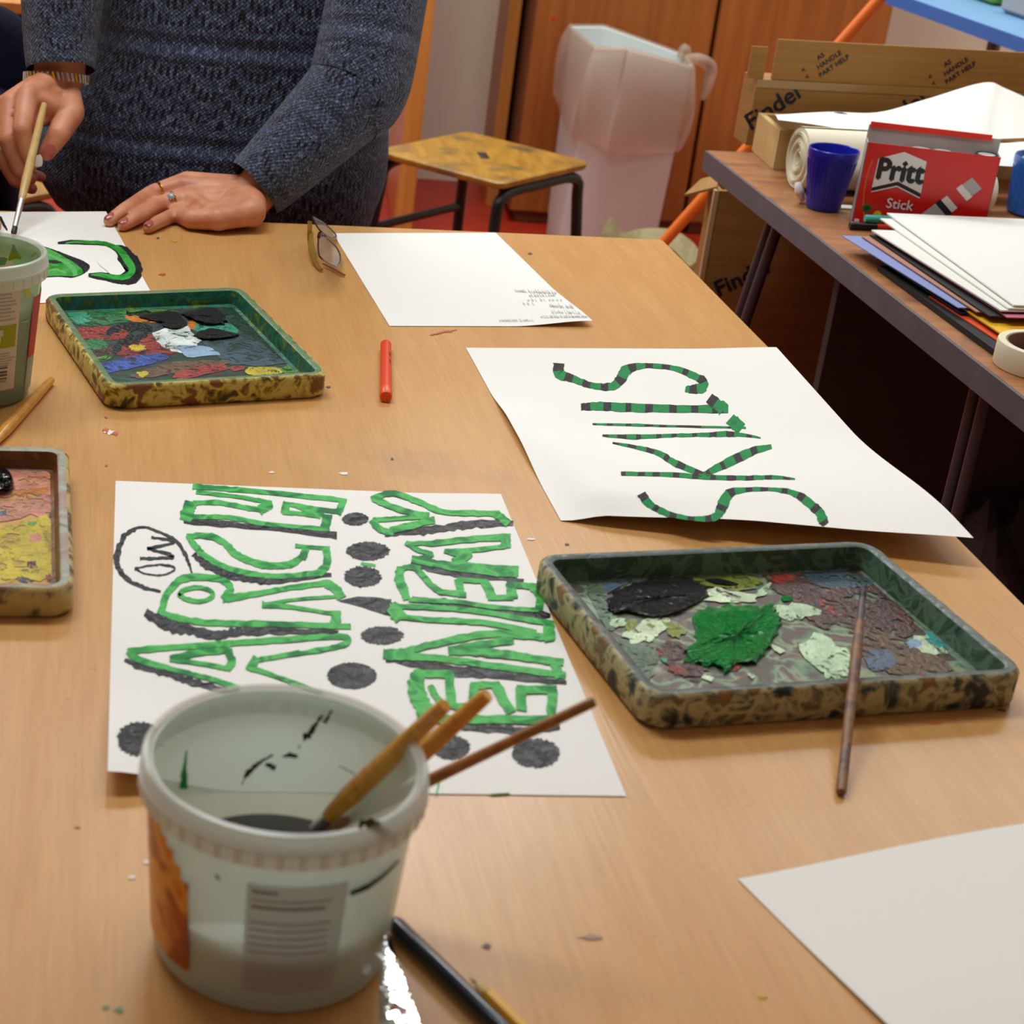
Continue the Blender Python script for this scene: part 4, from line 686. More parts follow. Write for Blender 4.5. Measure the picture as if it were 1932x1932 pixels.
def knit_mat(lace):
    m, nt, p = base('navy_knit'); L = nt.links.new
    tc = N(nt, 'ShaderNodeTexCoord'); uv = N(nt, 'ShaderNodeSeparateXYZ'); L(tc.outputs['UV'], uv.inputs[0])
    def mth(op, a, b=None, c=None):
        n = N(nt, 'ShaderNodeMath', operation=op)
        for i, v in enumerate((a, b, c)):
            if v is None: continue
            if isinstance(v, (int, float)): n.inputs[i].default_value = v
            else: L(v, n.inputs[i])
        return n.outputs[0]
    u, v = uv.outputs[0], uv.outputs[1]
    no = N(nt, 'ShaderNodeTexNoise', i_Scale=1.0, i_Detail=3.0, i_Roughness=.7); mp = N(nt, 'ShaderNodeMapping'); mp.inputs['Scale'].default_value = (330, 330, 160) if lace else (330, 330, 330); L(tc.outputs['Object'], mp.inputs['Vector']); L(mp.outputs[0], no.inputs['Vector'])
    rp = N(nt, 'ShaderNodeValToRGB'); cr_ = rp.color_ramp; cr_.elements[0].position = .36; cr_.elements[1].position = .66; cr_.elements[0].color = lin((34, 40, 58)); cr_.elements[1].color = lin((122, 136, 164)); e_ = cr_.elements.new(.52); e_.color = lin((60, 70, 96)); L(no.outputs['Fac'], rp.inputs[0])
    # stitch columns and rows
    st = mth('MULTIPLY', mth('SINE', mth('MULTIPLY', u, 2*math.pi/.0052)), mth('SINE', mth('ADD', mth('MULTIPLY', v, 2*math.pi/.0048), mth('MULTIPLY', mth('ABSOLUTE', mth('SINE', mth('MULTIPLY', u, math.pi/.0052))), 2.4))))
    pp = mth('SUBTRACT', mth('FRACT', mth('DIVIDE', u, .046)), .5); vv = mth('SUBTRACT', v, mth('MULTIPLY', mth('MULTIPLY', pp, pp), .085))
    row = mth('FRACT', mth('DIVIDE', vv, .026)); rm = mth('MULTIPLY', mth('GREATER_THAN', row, .28), mth('LESS_THAN', row, .74))
    slot = mth('GREATER_THAN', mth('SINE', mth('MULTIPLY', u, 2*math.pi/.0074)), .05)
    band = mth('GREATER_THAN', mth('FRACT', mth('DIVIDE', mth('ADD', v, LACE_OFF), .118)), .36)
    nz = N(nt, 'ShaderNodeTexNoise', i_Scale=70.0, i_Detail=2.0); L(tc.outputs['Object'], nz.inputs['Vector'])
    hole = mth('MULTIPLY', mth('MULTIPLY', rm, slot), mth('MULTIPLY', band, mth('GREATER_THAN', nz.outputs['Fac'], .33 if lace else .5)))
    ridge = mth('SINE', mth('MULTIPLY', mth('FRACT', mth('DIVIDE', mth('ADD', v, LACE_OFF), .118)), 2*math.pi*4)); ridge = mth('MULTIPLY', ridge, mth('LESS_THAN', mth('FRACT', mth('DIVIDE', mth('ADD', v, LACE_OFF), .118)), .30))
    mx = N(nt, 'ShaderNodeMix', data_type='RGBA'); mx.inputs[7].default_value = lin((5, 6, 9)); L(mth('MULTIPLY', hole, .97), mx.inputs[0]); L(rp.outputs[0], mx.inputs[6]); L(mx.outputs[2], p.inputs['Base Color'])  # lace gaps coloured near black for the shade inside the jumper
    hgt = mth('ADD', mth('MULTIPLY', st, .35), mth('ADD', mth('MULTIPLY', hole, -1.6), mth('MULTIPLY', ridge, 1.4))); hgt = mth('ADD', hgt, mth('MULTIPLY', no.outputs['Fac'], 1.0))
    bp = N(nt, 'ShaderNodeBump', i_Strength=.85, i_Distance=.0026); L(hgt, bp.inputs['Height']); L(bp.outputs[0], p.inputs['Normal'])
    p.inputs['Roughness'].default_value = .85; p.inputs['Specular IOR Level'].default_value = .2; p.inputs['Sheen Weight'].default_value = .25
    return m
LACE_OFF = .03
M['knit'] = knit_mat(True); M['knit2'] = knit_mat(False)
def nail(parent, tip, d, up, ln=.0115, wd=.0092, m=None, out=.0079):
    d = np.array(d)/np.linalg.norm(d); up = np.array(up, float); up -= d*(up@d); up /= np.linalg.norm(up); sd = np.cross(d, up); b = MB(); n = 10; rings = []
    for i in range(5):
        f = i/4; row = []
        for j in range(n+1):
            a = (j/n-.5)*2; hw = wd/2*(1-.25*(f-.5)**2-(.25 if f in (0, 1) else 0)); row.append(np.array(tip)+d*ln*(f-.62)+sd*a*hw+up*(out-.0020*a*a-.0015*f*f))
        rings.append(row)
    b.loft(rings, 0, cap=False, closed=False); b.build('fingernail', m or M['nail'], parent)
def loft_body(b, secs, n=56, mat=0, wob=0):
    S = np.array(secs, float); P, _ = crom(S, 6); rings = []; UVs = []; L = 0
    for i, (cx, cy, z, a, d) in enumerate(P):
        if i: L += abs(P[i][2]-P[i-1][2])
        r = []
        for j in range(n):
            t = 2*math.pi*j/n; k = 1+wob*math.sin(5*t+z*18)*math.sin(z*31+2*t)
            ct, st = math.cos(t), math.sin(t); sq = (abs(ct)**2.6+abs(st)**2.6)**(-1/2.6); r.append((cx+a*sq*ct*k, cy+d*sq*st*k, z)); UVs.append((abs(j/n-.75)*2*math.pi*(a+d)/2, L))
        rings.append(r)
    b.loft(rings, mat, True, uv=UVs)
# --- the person in the knitted jumper
TY = 2.05
wp = thing('person', 'person in a navy lacy knitted jumper leaning on the table, painting with a brush', 'person', (-.06, 2.30, 0))
Q = lambda x, y, Y: UY(x, y, Y)
TZ = lambda x, y, dz: U(x, y, T+dz)
caps = []
# left hand, flat on the table at its little finger side
lw = Q(468, 372, 2.075); elbL = Q(672, 168, 2.135); shL = np.array([.150, 2.33, 1.30])
pk = [Q(374, 396, 2.045), Q(330, 405, 2.030), TZ(296, 420, .0085), TZ(279, 431, .0062)]
rg = [Q(357, 374, 2.062), Q(305, 384, 2.046), TZ(254, 412, .011), TZ(232, 426, .0062)]
md = [Q(341, 350, 2.080), Q(284, 366, 2.064), TZ(233, 398, .014), TZ(206, 417, .0065)]
ix = [Q(352, 343, 2.100), Q(290, 362, 2.090), TZ(245, 392, .014), TZ(216, 408, .0065)]
th = [Q(440, 385, 2.110), Q(400, 392, 2.125), TZ(360, 396, .012), TZ(330, 398, .008)]
for c_, r in ((pk, (.0115, .0088, .0078, .0062)), (rg, (.012, .0095, .0083, .0066)), (md, (.0125, .0098, .0086, .0068)), (ix, (.012, .0095, .0083, .0066)), (th, (.015, .0115, .0095, .0075))): caps += chain(c_, r)
wl = [lw+np.array([-.004, -.012, -.010]), lw+np.array([0, 0, .002]), lw+np.array([.002, .016, .004])]
for a_, c_, r0 in ((wl[0], pk[0], .017), (wl[0], rg[0], .016), (wl[1], md[0], .016), (wl[2], ix[0], .017), (wl[1], rg[0], .016), (wl[2], th[1], .017)): caps += chain([a_, c_], (r0, .0125))
hl1, hl2, hl3 = TZ(474, 401, .021), TZ(412, 413, .016), TZ(362, 414, .012); caps += chain([hl1, hl2, hl3, pk[1]], (.0155, .0132, .0112, .0086)) + chain([lw, hl2], (.022, .014)) + chain([hl2, rg[0]], (.013, .012)) + chain([lw, hl1], (.022, .017)) + chain([hl1, pk[0]], (.016, .0115)) + chain([hl2, pk[0]], (.013, .0115)) + chain([hl3, pk[0]], (.0105, .0105))
for a_ in wl: caps += chain([a_, elbL], (.0215, .036))
caps += chain([elbL, shL], (.040, .050))
# right hand, holding the brush
rw = Q(112, 143, 2.155); elbR = Q(122, -130, 2.20); shR = np.array([-.27, 2.35, 1.30])
i2 = [Q(52, 182, 2.095), Q(42, 244, 2.060), Q(52, 290, 2.060), Q(60, 312, 2.068)]
m2_ = [Q(20, 195, 2.105), Q(14, 262, 2.070), Q(36, 318, 2.072), Q(58, 338, 2.082)]
r2_ = [Q(0, 208, 2.120), Q(-6, 280, 2.085), Q(28, 338, 2.085), Q(60, 356, 2.095)]
p2_ = [Q(-10, 216, 2.135), Q(0, 285, 2.105), Q(45, 325, 2.105), Q(78, 334, 2.112)]
t2_ = [Q(128, 178, 2.140), Q(135, 213, 2.115), Q(110, 254, 2.085), Q(88, 288, 2.075)]
for c_, r in ((i2, (.0135, .0112, .0095, .0072)), (m2_, (.0135, .0108, .0095, .0072)), (r2_, (.013, .0102, .009, .007)), (p2_, (.0118, .009, .0078, .0062)), (t2_, (.0160, .0155, .0135, .0100))): caps += chain(c_, r)
for c_, r0 in ((i2, .019), (m2_, .019), (r2_, .018), (p2_, .017), (t2_, .019)): caps += chain([rw, c_[0]], (r0, .014))
wb = Q(80, 222, 2.105); caps += chain([t2_[1]+np.array([0, .006, 0]), wb], (.013, .010)) + chain([wb, i2[1]+np.array([0, .008, 0])], (.010, .009)) + chain([wb, i2[0]], (.011, .011)); caps += chain([t2_[1], i2[0]], (.012, .012)); caps += chain([t2_[0], i2[0]], (.012, .012)); caps += chain([rw+np.array([.010, 0, 0]), elbR], (.0205, .036)); caps += chain([rw-np.array([.010, 0, 0]), elbR], (.0205, .036)); caps += chain([elbR, shR], (.040, .050))
# trunk, neck, head and legs under the clothes
pel = np.array([-.07, 2.40, .82]); chs = np.array([-.06, 2.38, 1.22]); nk = np.array([-.06, 2.31, 1.42]); hd = np.array([-.06, 2.255, 1.525])
caps += chain([pel, chs], (.10, .10)) + chain([chs, shL], (.08, .045)) + chain([chs, shR], (.08, .045)) + chain([chs, nk, hd], (.07, .050, .052))
caps += [(hd+np.array([0, .015, .045]), .085, hd+np.array([0, .0, .02]), .078), (hd+np.array([0, -.032, -.045]), .046, hd+np.array([0, -.014, .0]), .070), (hd+np.array([0, -.082, -.005]), .012, hd+np.array([0, -.068, .035]), .009)]
for s in (-1, 1): caps += chain([hd+np.array([s*.076, .01, -.01]), hd+np.array([s*.080, .015, .025])], (.008, .012)); caps += chain([pel+np.array([s*.085, 0, 0]), np.array([-.06+s*.09, 2.38, .46]), np.array([-.06+s*.09, 2.41, .08])], (.075, .052, .036)); caps += chain([np.array([-.06+s*.09, 2.41, .07]), np.array([-.06+s*.10, 2.27, .04])], (.038, .030))
remesh_skin('body', caps, M['skin'], wp, .0023, 3)
def nl(c_, up, **k_): nail(wp, c_[3], c_[3]-c_[2], up, **k_)
nl(pk, (-.25, -.55, .8)); nl(rg, (-.3, -.5, .8)); nl(md, (-.3, -.4, .85)); nl(ix, (-.2, -.3, .9))
nl(t2_, (.35, -1, .25), ln=.0160, wd=.0135, out=.0114); nl(m2_, (.55, -.9, -.1), ln=.008); nl(r2_, (.5, -1, .1), ln=.008); nl(p2_, (.3, -1, .1), ln=.008)
nail(wp, Q(72, 306, 2.050), Q(74, 320, 2.050)-Q(70, 290, 2.050), (.25, -1, .2), ln=.014, wd=.0105, m=plain('white_nail', (244, 242, 240), rough=.25), out=.002)
# rings and bracelet
M['gold'] = plain('gold', (226, 172, 52), rough=.18, metal=1); M['silver'] = plain('silver', (206, 204, 200), rough=.2, metal=1)
def ring_on(name, p, d, r, m, w=.0016, **k_):
    d = np.array(d)/np.linalg.norm(d); a = np.cross(d, EZ); a /= np.linalg.norm(a); c_ = np.cross(d, a); b = MB()
    b.tube([p+r*(math.cos(t)*a+math.sin(t)*c_) for t in np.linspace(0, 2*math.pi, 29)], [w]*29, 0, 8, smooth=False, cap=False, flat=.6); o = b.build(name, m, wp); o['label'] = k_['lab']; return o, a, c_
pm = md[0]*.30+md[1]*.70; ring_on('wedding_ring', pm, md[1]-md[0], .0112, M['gold'], .0017, lab='plain gold ring')
pr = rg[0]*.40+rg[1]*.60; ro_, a_, c_ = ring_on('stone_ring', pr, rg[1]-rg[0], .0110, M['gold'], .0011, lab='gold ring with a clear round stone')
b = MB(); up_ = np.array([-.15, -.72, .68]); pc = pr+up_*.0118; fr_ = np.cross(up_, (1, 0, 0)); fr_ /= np.linalg.norm(fr_); f2 = np.cross(up_, fr_)
for k in range(10):
    t = 2*math.pi*k/10; b.ball(pc+(fr_*math.cos(t)+f2*math.sin(t))*.0042, .0011, 0, 8, 6)
b.tube([pc-up_*.001, pc+up_*.0012, pc+up_*.0020], [.0034, .0034, .0022], 1, 12, smooth=False); b.build('stone', [M['silver'], plain('clear_stone', (150, 170, 168), rough=.05, spec=1)], ro_)
wd_ = rw-elbR; wd_ /= np.linalg.norm(wd_); pb = rw+wd_*.002+np.array([-.003, -.006, 0])
b = MB(); a = np.cross(wd_, (0, 1, 0)); a /= np.linalg.norm(a); c_ = np.cross(wd_, a)
for k in range(40):
    t = 2*math.pi*k/40; nrm = a*math.cos(t)*.0372+c_*math.sin(t)*.0278; tg = -a*math.sin(t)+c_*math.cos(t); p0 = pb+nrm
    b.tube([p0-wd_*.005+tg*.0012, p0+wd_*.0045-tg*.0012], [.0016, .0016], k % 5 == 0, 6, smooth=False)
b.build('bracelet', [M['silver'], M['gold']], wp)['label'] = 'twisted silver bracelet'
# clothes
b = MB(); loft_body(b, [(-.085, 2.35, .655, .210, .14), (-.091, 2.345, .70, .226, .147), (-.088, 2.345, .755, .224, .146), (-.065, 2.35, .84, .196, .140), (-.060, 2.355, .92, .188, .136), (-.06, 2.36, 1.02, .184, .130), (-.06, 2.37, 1.16, .188, .126), (-.06, 2.365, 1.28, .182, .118), (-.06, 2.35, 1.355, .135, .094), (-.06, 2.32, 1.415, .070, .070), (-.06, 2.315, 1.43, .062, .062)], wob=.012); b.build('jumper', M['knit'], wp)
def sleeve(pts, rs): b = MB(); b.tube(pts, rs, 0, 36, 8, uvw=True, cap=False); return b.build('sleeve', M['knit2'], wp)
cuffL = lw+(elbL-lw)/np.linalg.norm(elbL-lw)*.010
sleeve([cuffL+np.array([0, 0, .003]), cuffL*.85+elbL*.15+np.array([0, 0, .001]), cuffL*.5+elbL*.5, elbL+(cuffL-elbL)*.12, elbL+np.array([.004, .006, .01]), elbL*.72+shL*.28, elbL*.35+shL*.65, shL+np.array([-.012, 0, -.01]), shL+np.array([-.06, .01, .03]), shL+np.array([-.11, .015, .02])], [.0385, .042, .048, .055, .060, .058, .062, .072, .066, .02])
cuffR = rw+(elbR-rw)/np.linalg.norm(elbR-rw)*.012
sleeve([cuffR+np.array([.002, -.006, -.004]), cuffR*.8+elbR*.2, cuffR*.45+elbR*.55, elbR, elbR*.6+shR*.4, shR+np.array([.012, 0, -.01]), shR+np.array([.06, .01, .03]), shR+np.array([.11, .015, .02])], [.040, .044, .049, .054, .060, .072, .066, .02])
b = MB(); loft_body(b, [(-.07, 2.38, .90, .165, .115), (-.07, 2.38, .74, .175, .12), (-.07, 2.38, .68, .17, .12)])
for s in (-1, 1): b.tube([(-.06+s*.085, 2.38, .78), (-.06+s*.09, 2.38, .46), (-.06+s*.09, 2.40, .06)], [.092, .075, .066], 0, 28)
b.build('trousers', plain('dark_trousers', (26, 26, 34), rough=.85), wp)
b = MB(); b.ball(hd+np.array([0, .026, .058]), (.099, .102, .100), 0, 28, 16); b.tube([hd+np.array([0, .10, .06]), hd+np.array([0, .115, -.03]), hd+np.array([0, .10, -.09])], [.075, .07, .05], 0, 20); b.build('hair', plain('brown_hair', (84, 60, 44), rough=.6, bump=.5, bscale=120), wp)
for s in (-1, 1):
    b = MB(); b.ball(hd+np.array([s*.030, -.0685, .016]), (.0135, .010, .0075), 0); b.ball(hd+np.array([s*.030, -.0760, .0155]), (.0055, .004, .0055), 1); b.build('eye', [plain('eye_white', (236, 232, 226), rough=.2), plain('iris', (60, 50, 40), rough=.2)], wp)
b = MB(); b.tube([hd+np.array([-.022, -.068, -.042]), hd+np.array([0, -.076, -.040]), hd+np.array([.022, -.068, -.042])], [.002, .0055, .002], 0, 10); b.build('mouth', plain('lips', (176, 84, 80), rough=.4), wp)
# the brush in that hand
tip = U(24, 447, T+.002); end = Q(83, 198, 2.085); d = end-tip; d /= np.linalg.norm(d)
brush('paintbrush', 'pale wooden paintbrush held in the painting person\'s hand', tip, end, .0054, hm=wood('pale_brush_handle', (196, 160, 96), (214, 182, 120), (60, 60, 60), rough=.3, scale=2), fer=.040, bris=.014, bm=plain('dark_bristles', (40, 40, 40)))
# --- the small neighbour seated at the left edge, in dark clothes
np_ = thing('person', 'small person in plain dark navy clothes seated at the left edge of the photo', 'person', (-.50, 2.42, 0)); o_ = np.array([-.50, 2.42, 0.])
caps = []; pel = o_+[0, .03, .55]; chs = o_+[0, .01, .74]; hd2 = o_+[0, -.05, 1.05]; sL, sR = o_+[.118, 0, .825], o_+[-.118, 0, .825]
hL = TZ(-92, 404, .02); hR = np.array([-.62, 2.08, T+.02])
eL, eR = np.array([-.376, 2.37, .745]), np.array([-.68, 2.35, .75])
for sh_, el_, hn in ((sL, eL, hL), (sR, eR, hR)):
    caps += chain([sh_, el_, hn+[-.02, .06, .02]], (.035, .03, .02)); w_ = hn+np.array([-.02, .06, .02])
    for k, (dx, dy) in enumerate(((.040, -.040), (.022, -.054), (.004, -.056), (-.016, -.050))):
        e_ = hn+np.array([dx*.5, dy*.55, .006]); caps += chain([w_, hn+np.array([dx*.3, dy*.1, .010]), e_, hn+np.array([dx, dy, -.0125])], (.017, .011, .008, .0065))
    caps += chain([w_, hn+np.array([.036, .03, .0]), hn+np.array([.048, .0, -.011])], (.015, .010, .0075))
caps += chain([pel, chs], (.09, .085)) + chain([chs, sL], (.06, .04)) + chain([chs, sR], (.06, .04)) + chain([chs, o_+[0, -.01, .92], hd2], (.06, .042, .045))
caps += [(hd2+[0, .015, .040], .080, hd2+[0, 0, .02], .074), (hd2+[0, -.032, -.042], .043, hd2+[0, -.012, 0], .066), (hd2+[0, -.078, -.005], .011, hd2+[0, -.066, .03], .008)]
for s in (-1, 1): caps += chain([hd2+[s*.072, .01, -.01], hd2+[s*.075, .015, .022]], (.008, .011)); caps += chain([pel+[s*.07, 0, 0], o_+[s*.09, -.30, .50], o_+[s*.09, -.28, .08]], (.065, .05, .034)); caps += chain([o_+[s*.09, -.28, .06], o_+[s*.095, -.38, .035]], (.034, .028))
remesh_skin('body', caps, M['skin'], np_, .0042, 4)
M['navy'] = plain('navy_cloth', (15, 16, 36), rough=.9, bump=.25, bscale=35, spec=.15)
b = MB(); loft_body(b, [(-.50, 2.445, .47, .152, .118), (-.50, 2.44, .58, .150, .115), (-.50, 2.43, .68, .146, .108), (-.50, 2.42, .78, .142, .10), (-.50, 2.415, .855, .11, .085), (-.50, 2.41, .905, .055, .055)], wob=.01); b.build('top', M['navy'], np_)
for sh_, el_, hn in ((sL, eL, hL), (sR, eR, hR)):
    w_ = hn+np.array([-.02, .06, .02]); b = MB(); b.tube([w_*.9+el_*.1, w_*.5+el_*.5, el_, el_*.5+sh_*.5, sh_, sh_+(o_+[0, 0, .87]-sh_)*.3], [.031, .038, .047, .048, .050, .045], 0, 28); b.build('sleeve', M['navy'], np_)
b = MB()
for s in (-1, 1): b.tube([o_+[s*.06, .06, .535], o_+[s*.085, -.12, .53], o_+[s*.09, -.27, .50], o_+[s*.09, -.30, .42], o_+[s*.09, -.28, .07]], [.085, .078, .066, .060, .052], 0, 24)
b.build('trousers', plain('black_trousers', (18, 18, 22), rough=.85), np_)
b = MB(); b.ball(hd2+[0, .024, .052], (.092, .096, .092), 0, 28, 16); b.build('hair', plain('dark_hair', (60, 48, 40), rough=.6, bump=.5, bscale=120), np_)
for s in (-1, 1):
    b = MB(); b.ball(hd2+[s*.028, -.0640, .015], (.0125, .010, .0075), 0); b.ball(hd2+[s*.028, -.0715, .0145], (.0052, .004, .0052), 1); b.build('eye', [plain('eye_white', (236, 232, 226), rough=.2), plain('iris', (60, 50, 40), rough=.2)], np_)
b = MB(); b.tube([hd2+[-.018, -.062, -.040], hd2+[0, -.069, -.039], hd2+[.018, -.062, -.040]], [.0016, .0042, .0016], 0, 10); b.build('mouth', plain('lips', (170, 90, 84), rough=.4), np_)
# ------------------------------------------------------------------ behind the table: stools, cupboards, bin
M['seat'] = wood('yellow_varnished_ply', (150, 104, 26), (176, 130, 44), (30, 6, 30), rough=.4, scale=2, dirt=((96, 80, 50), 16, .5, .72))
M['black_tube'] = plain('black_painted_tube', (26, 24, 24), rough=.4)
def stool(c, ang, label):
    t = thing('stool', label, 'stool', (c[0], c[1], 0), 'school stools'); z = .45; a, b2 = np.array([math.cos(ang), math.sin(ang), 0]), np.array([-math.sin(ang), math.cos(ang), 0]); c = np.array([c[0], c[1], 0.]); h = .155
    b = MB(); R = []
    def rr(zz, ins):
        r = []
        for sx, sy, a0 in ((1, 1, 0), (-1, 1, 90), (-1, -1, 180), (1, -1, 270)):
            for k in range(5):
                q = math.radians(a0+22.5*k); r.append(c+a*(sx*(h-.022-ins)+.022*math.cos(q))+b2*(sy*(h-.022-ins)+.022*math.sin(q))+EZ*zz)
        return r
    b.loft([rr(z-.014, .002), rr(z-.011, 0), rr(z-.003, 0), rr(z, .003)], 0)
    b.box(c+EZ*(z+.0004), (a-b2)/math.sqrt(2), (a+b2)/math.sqrt(2), EZ, .026, .009, .0006, 1, .0002)       # dark hand slot
    b.build('seat', [M['seat'], plain('slot_dark', (40, 30, 20))], t)
    # two bent tube frames, each with two legs
    for s in (-1, 1):
        p = lambda u, zz, sp=0: c+a*s*(h-.012+sp)+b2*u+EZ*zz
        b = MB(); e = h-.014; zz = z-.026
        b.tube([p(-e-.035, 0, .02), p(-e-.012, .25, .008), p(-e, zz-.05), p(-e+.008, zz-.014), p(-e+.05, zz), p(0, zz), p(e-.05, zz), p(e-.008, zz-.014), p(e, zz-.05), p(e+.012, .25, .008), p(e+.035, 0, .02)], [.0115]*11, 0, 12, 6); b.build('leg_frame', M['black_tube'], t)
        b = MB(); b.tube([p(-e-.010, .29, .006), p(e+.010, .29, .006)], [.009, .009], 0, 10, smooth=False); b.build('stretcher', M['black_tube'], t)
    return t
stool((.402, 3.64), math.radians(-41), 'yellow topped stool with black tube legs in front of the white bin')
stool((-.50, 2.47), math.radians(4), 'stool under the small neighbour seated at the left edge'); sp = U(108, 360, .45); stool((sp[0]-.21, sp[1]), math.radians(-41), 'stool mostly hidden behind the person\'s painting hand')
CYF = 4.83
def cupboard(name, label, x0, x1, y0, y1, h):
    t = thing('cupboard', label, 'cupboard', ((x0+x1)/2, (y0+y1)/2, 0), 'tall cupboards along the back wall')
    quadbox('carcass', x0, x1, y0+.02, y1, .03, h, M['cabside'], t); quadbox('door', x0+.001, x1-.003, y0, y0+.0195, .035, h-.002, M['cab'], t, bev=.002)
    quadbox('plinth', x0+.02, x1-.02, y0+.03, y1-.02, 0, .03, M['cabside'], t); return t
t = cupboard('cupboard', 'tall brown cupboard standing behind the white bin', .622, 1.086, CYF, 5.245, 1.95)
b = MB(); dsf = lambda x, y, e=0: UY(x, y, CYF-.0006); blob(b, [(1040, 36), (1043, 31), (1048, 36), (1044, 41)], dsf, 0, .05, 3); b.build('red_dot', plain('red_sticker', (190, 50, 16)), t)
cupboard('cupboard', 'tall brown cupboard right of the bin, behind the orange pole', 1.094, 1.535, CYF+.01, 5.245, 1.95)
# the bin: six cornered rim, narrower foot
M['bin'] = plain('pinkish_white_plastic', (204, 214, 210), rough=.4)
rim = [UY(1122, 92, 4.46), UY(1182, 94, 4.45), UY(1308, 130, 4.47), UY(1296, 108, 4.72), UY(1140, 52, 4.76), UY(1074, 52, 4.72)]
foot = [np.array([.712, 4.50, 0]), np.array([.78, 4.49, 0]), np.array([.952, 4.50, 0]), np.array([.955, 4.70, 0]), np.array([.79, 4.72, 0]), np.array([.705, 4.70, 0])]
bn = thing('waste_bin', 'tall pinkish white waste bin lined with a clear bag, before the brown cupboards', 'bin', (.83, 4.6, 0))
def binring(f, inset=0, dz=0):
    P = [(1-f)*a+f*q for a, q in zip(foot, rim)]; c = sum(P)/6; P = [c+(p-c)*(1-inset) for p in P]; P, _ = crom(P, 6, closed=True); return [p+EZ*dz for p in P]
def binpoly(f, inset=0, dz=0):     # straight sides with eased corners
    P = [(1-f)*a+f*q for a, q in zip(foot, rim)]; c = sum(P)/6; P = [c+(p-c)*(1-inset) for p in P]; out = []
    for i in range(6):
        a, q, r = P[i-1], P[i], P[(i+1) % 6]
        for k in (0, .5, 1): out.append((q+(a-q)*.10)*(1-k)**2+2*q*k*(1-k)+(q+(r-q)*.10)*k*k+EZ*dz)
    return out
b = MB(); b.loft([binpoly(0, .02), binpoly(.01), binpoly(.12), binpoly(.13, -.012), binpoly(.985), binpoly(1, -.02), binpoly(1.005, -.01), binpoly(1, .02), binpoly(.5, .03), binpoly(.03, .05)], 0); b.build('bin_body', M['bin'], bn)
M['bag'] = plastic_clear('clear_bin_bag', (222, 208, 194), .60, .25)
b = MB(); rings = []
for k, (f, ins) in enumerate(((.97, .012), (1.0, .008), (1.014, -.02), (1.0, -.045), (.95, -.10), (.88, -.15), (.80, -.17), (.72, -.16), (.67, -.13), (.65, -.11))):
    R = binpoly(f, ins); c = sum(R)/len(R); w_ = min(.75, max(0, (k-2)*.16)); ring = []
    ax_ = np.ptp(np.array(R), axis=0)/2
    for i, p in enumerate(R):
        a = math.atan2((p-c)[1]/ax_[1], (p-c)[0]/ax_[0]); e_ = c+np.array([ax_[0]*1.13*math.cos(a), ax_[1]*1.13*math.sin(a), (p-c)[2]])
        q = p*(1-w_)+e_*w_; q = q+(q-c)*(.035*math.sin(i*2.1+k*.7)+.025*math.sin(i*4.7+k))*(k > 3)
        front = max(0, -math.sin(a)); ring.append(q+EZ*(-.05*front*max(0, k-4)/5+(.010*math.sin(i*1.3+k*.6) if k > 4 else 0)))
    rings.append(ring)
R2 = []
for r in rings: q, _ = crom(r, 3, closed=True); R2.append(list(q))
b.loft(R2, 0, cap=False); b.build('bin_bag', M['bag'], bn)
b = MB(); q = UY(1330, 120, 4.5); b.tube([UY(1296, 112, 4.5), UY(1320, 112, 4.48), UY(1341, 128, 4.5), UY(1336, 160, 4.5), UY(1326, 188, 4.5)], [.012, .014, .016, .013, .006], 0, 12); b.build('bag_knot', M['bag'], bn); b = MB(); b.tube([UY(1284, 110, 4.7), UY(1292, 92, 4.7), UY(1300, 108, 4.7)], [.010, .014, .008], 0, 10); b.build('bag_fold', M['bag'], bn)
# crumpled canvas bag on the floor before the bin
M['canvas'] = plain('khaki_canvas', (176, 164, 126), rough=.85, bump=.4, bscale=40, vary=.15, vscale=18)
cb = thing('canvas_bag', 'crumpled khaki bag with a pointed corner, low in front of the bin', 'bag', (.80, 3.9, 0))
b = MB(); topz = [UY(1137, 445, 3.75), UY(1156, 412, 3.82), UY(1172, 440, 3.86), UY(1215, 434, 3.9), UY(1265, 436, 3.85), UY(1300, 455, 3.75), UY(1318, 480, 3.6), UY(1300, 505, 3.45), UY(1262, 470, 3.4), UY(1200, 470, 3.45)]
P, _ = crom(topz, 5, closed=True); c = np.mean(P, 0); ft = [np.array([c[0]+(p[0]-c[0])*.9, c[1]+(p[1]-c[1])*.9, .0]) for p in P]
md_ = [ft[i]*.5+p*.5+(p-c)*np.array([.12, .12, 0])*math.sin(i*1.1) for i, p in enumerate(P)]; inn = [p*.93+c*.07-EZ*.03 for p in P]; inn2 = [p*.75+c*.25-EZ*.12 for p in P]
b.loft([ft, md_, list(P), [p+EZ*.004 for p in P], inn, inn2], 0, cap=True); b.build('bag_body', M['canvas'], cb)
ob_ = thing('carton', 'brown open carton with a bent flap standing under the grey edged table', 'carton', (.95, 3.0, 0))
M['card'] = wood('brown_cardboard', (150, 106, 48), (166, 120, 58), (3, 3, 90), rough=.8, scale=1.5); M['cardedge'] = plain('pale_card_edge', (196, 166, 120), rough=.8); M['ink'] = plain('navy_ink', (26, 28, 44), rough=.6)
cq = UY(1353, 358, 2.70); b = MB(); zt = cq[2]; x0, x1, y0, y1 = cq[0], cq[0]+.48, 2.70, 2.75
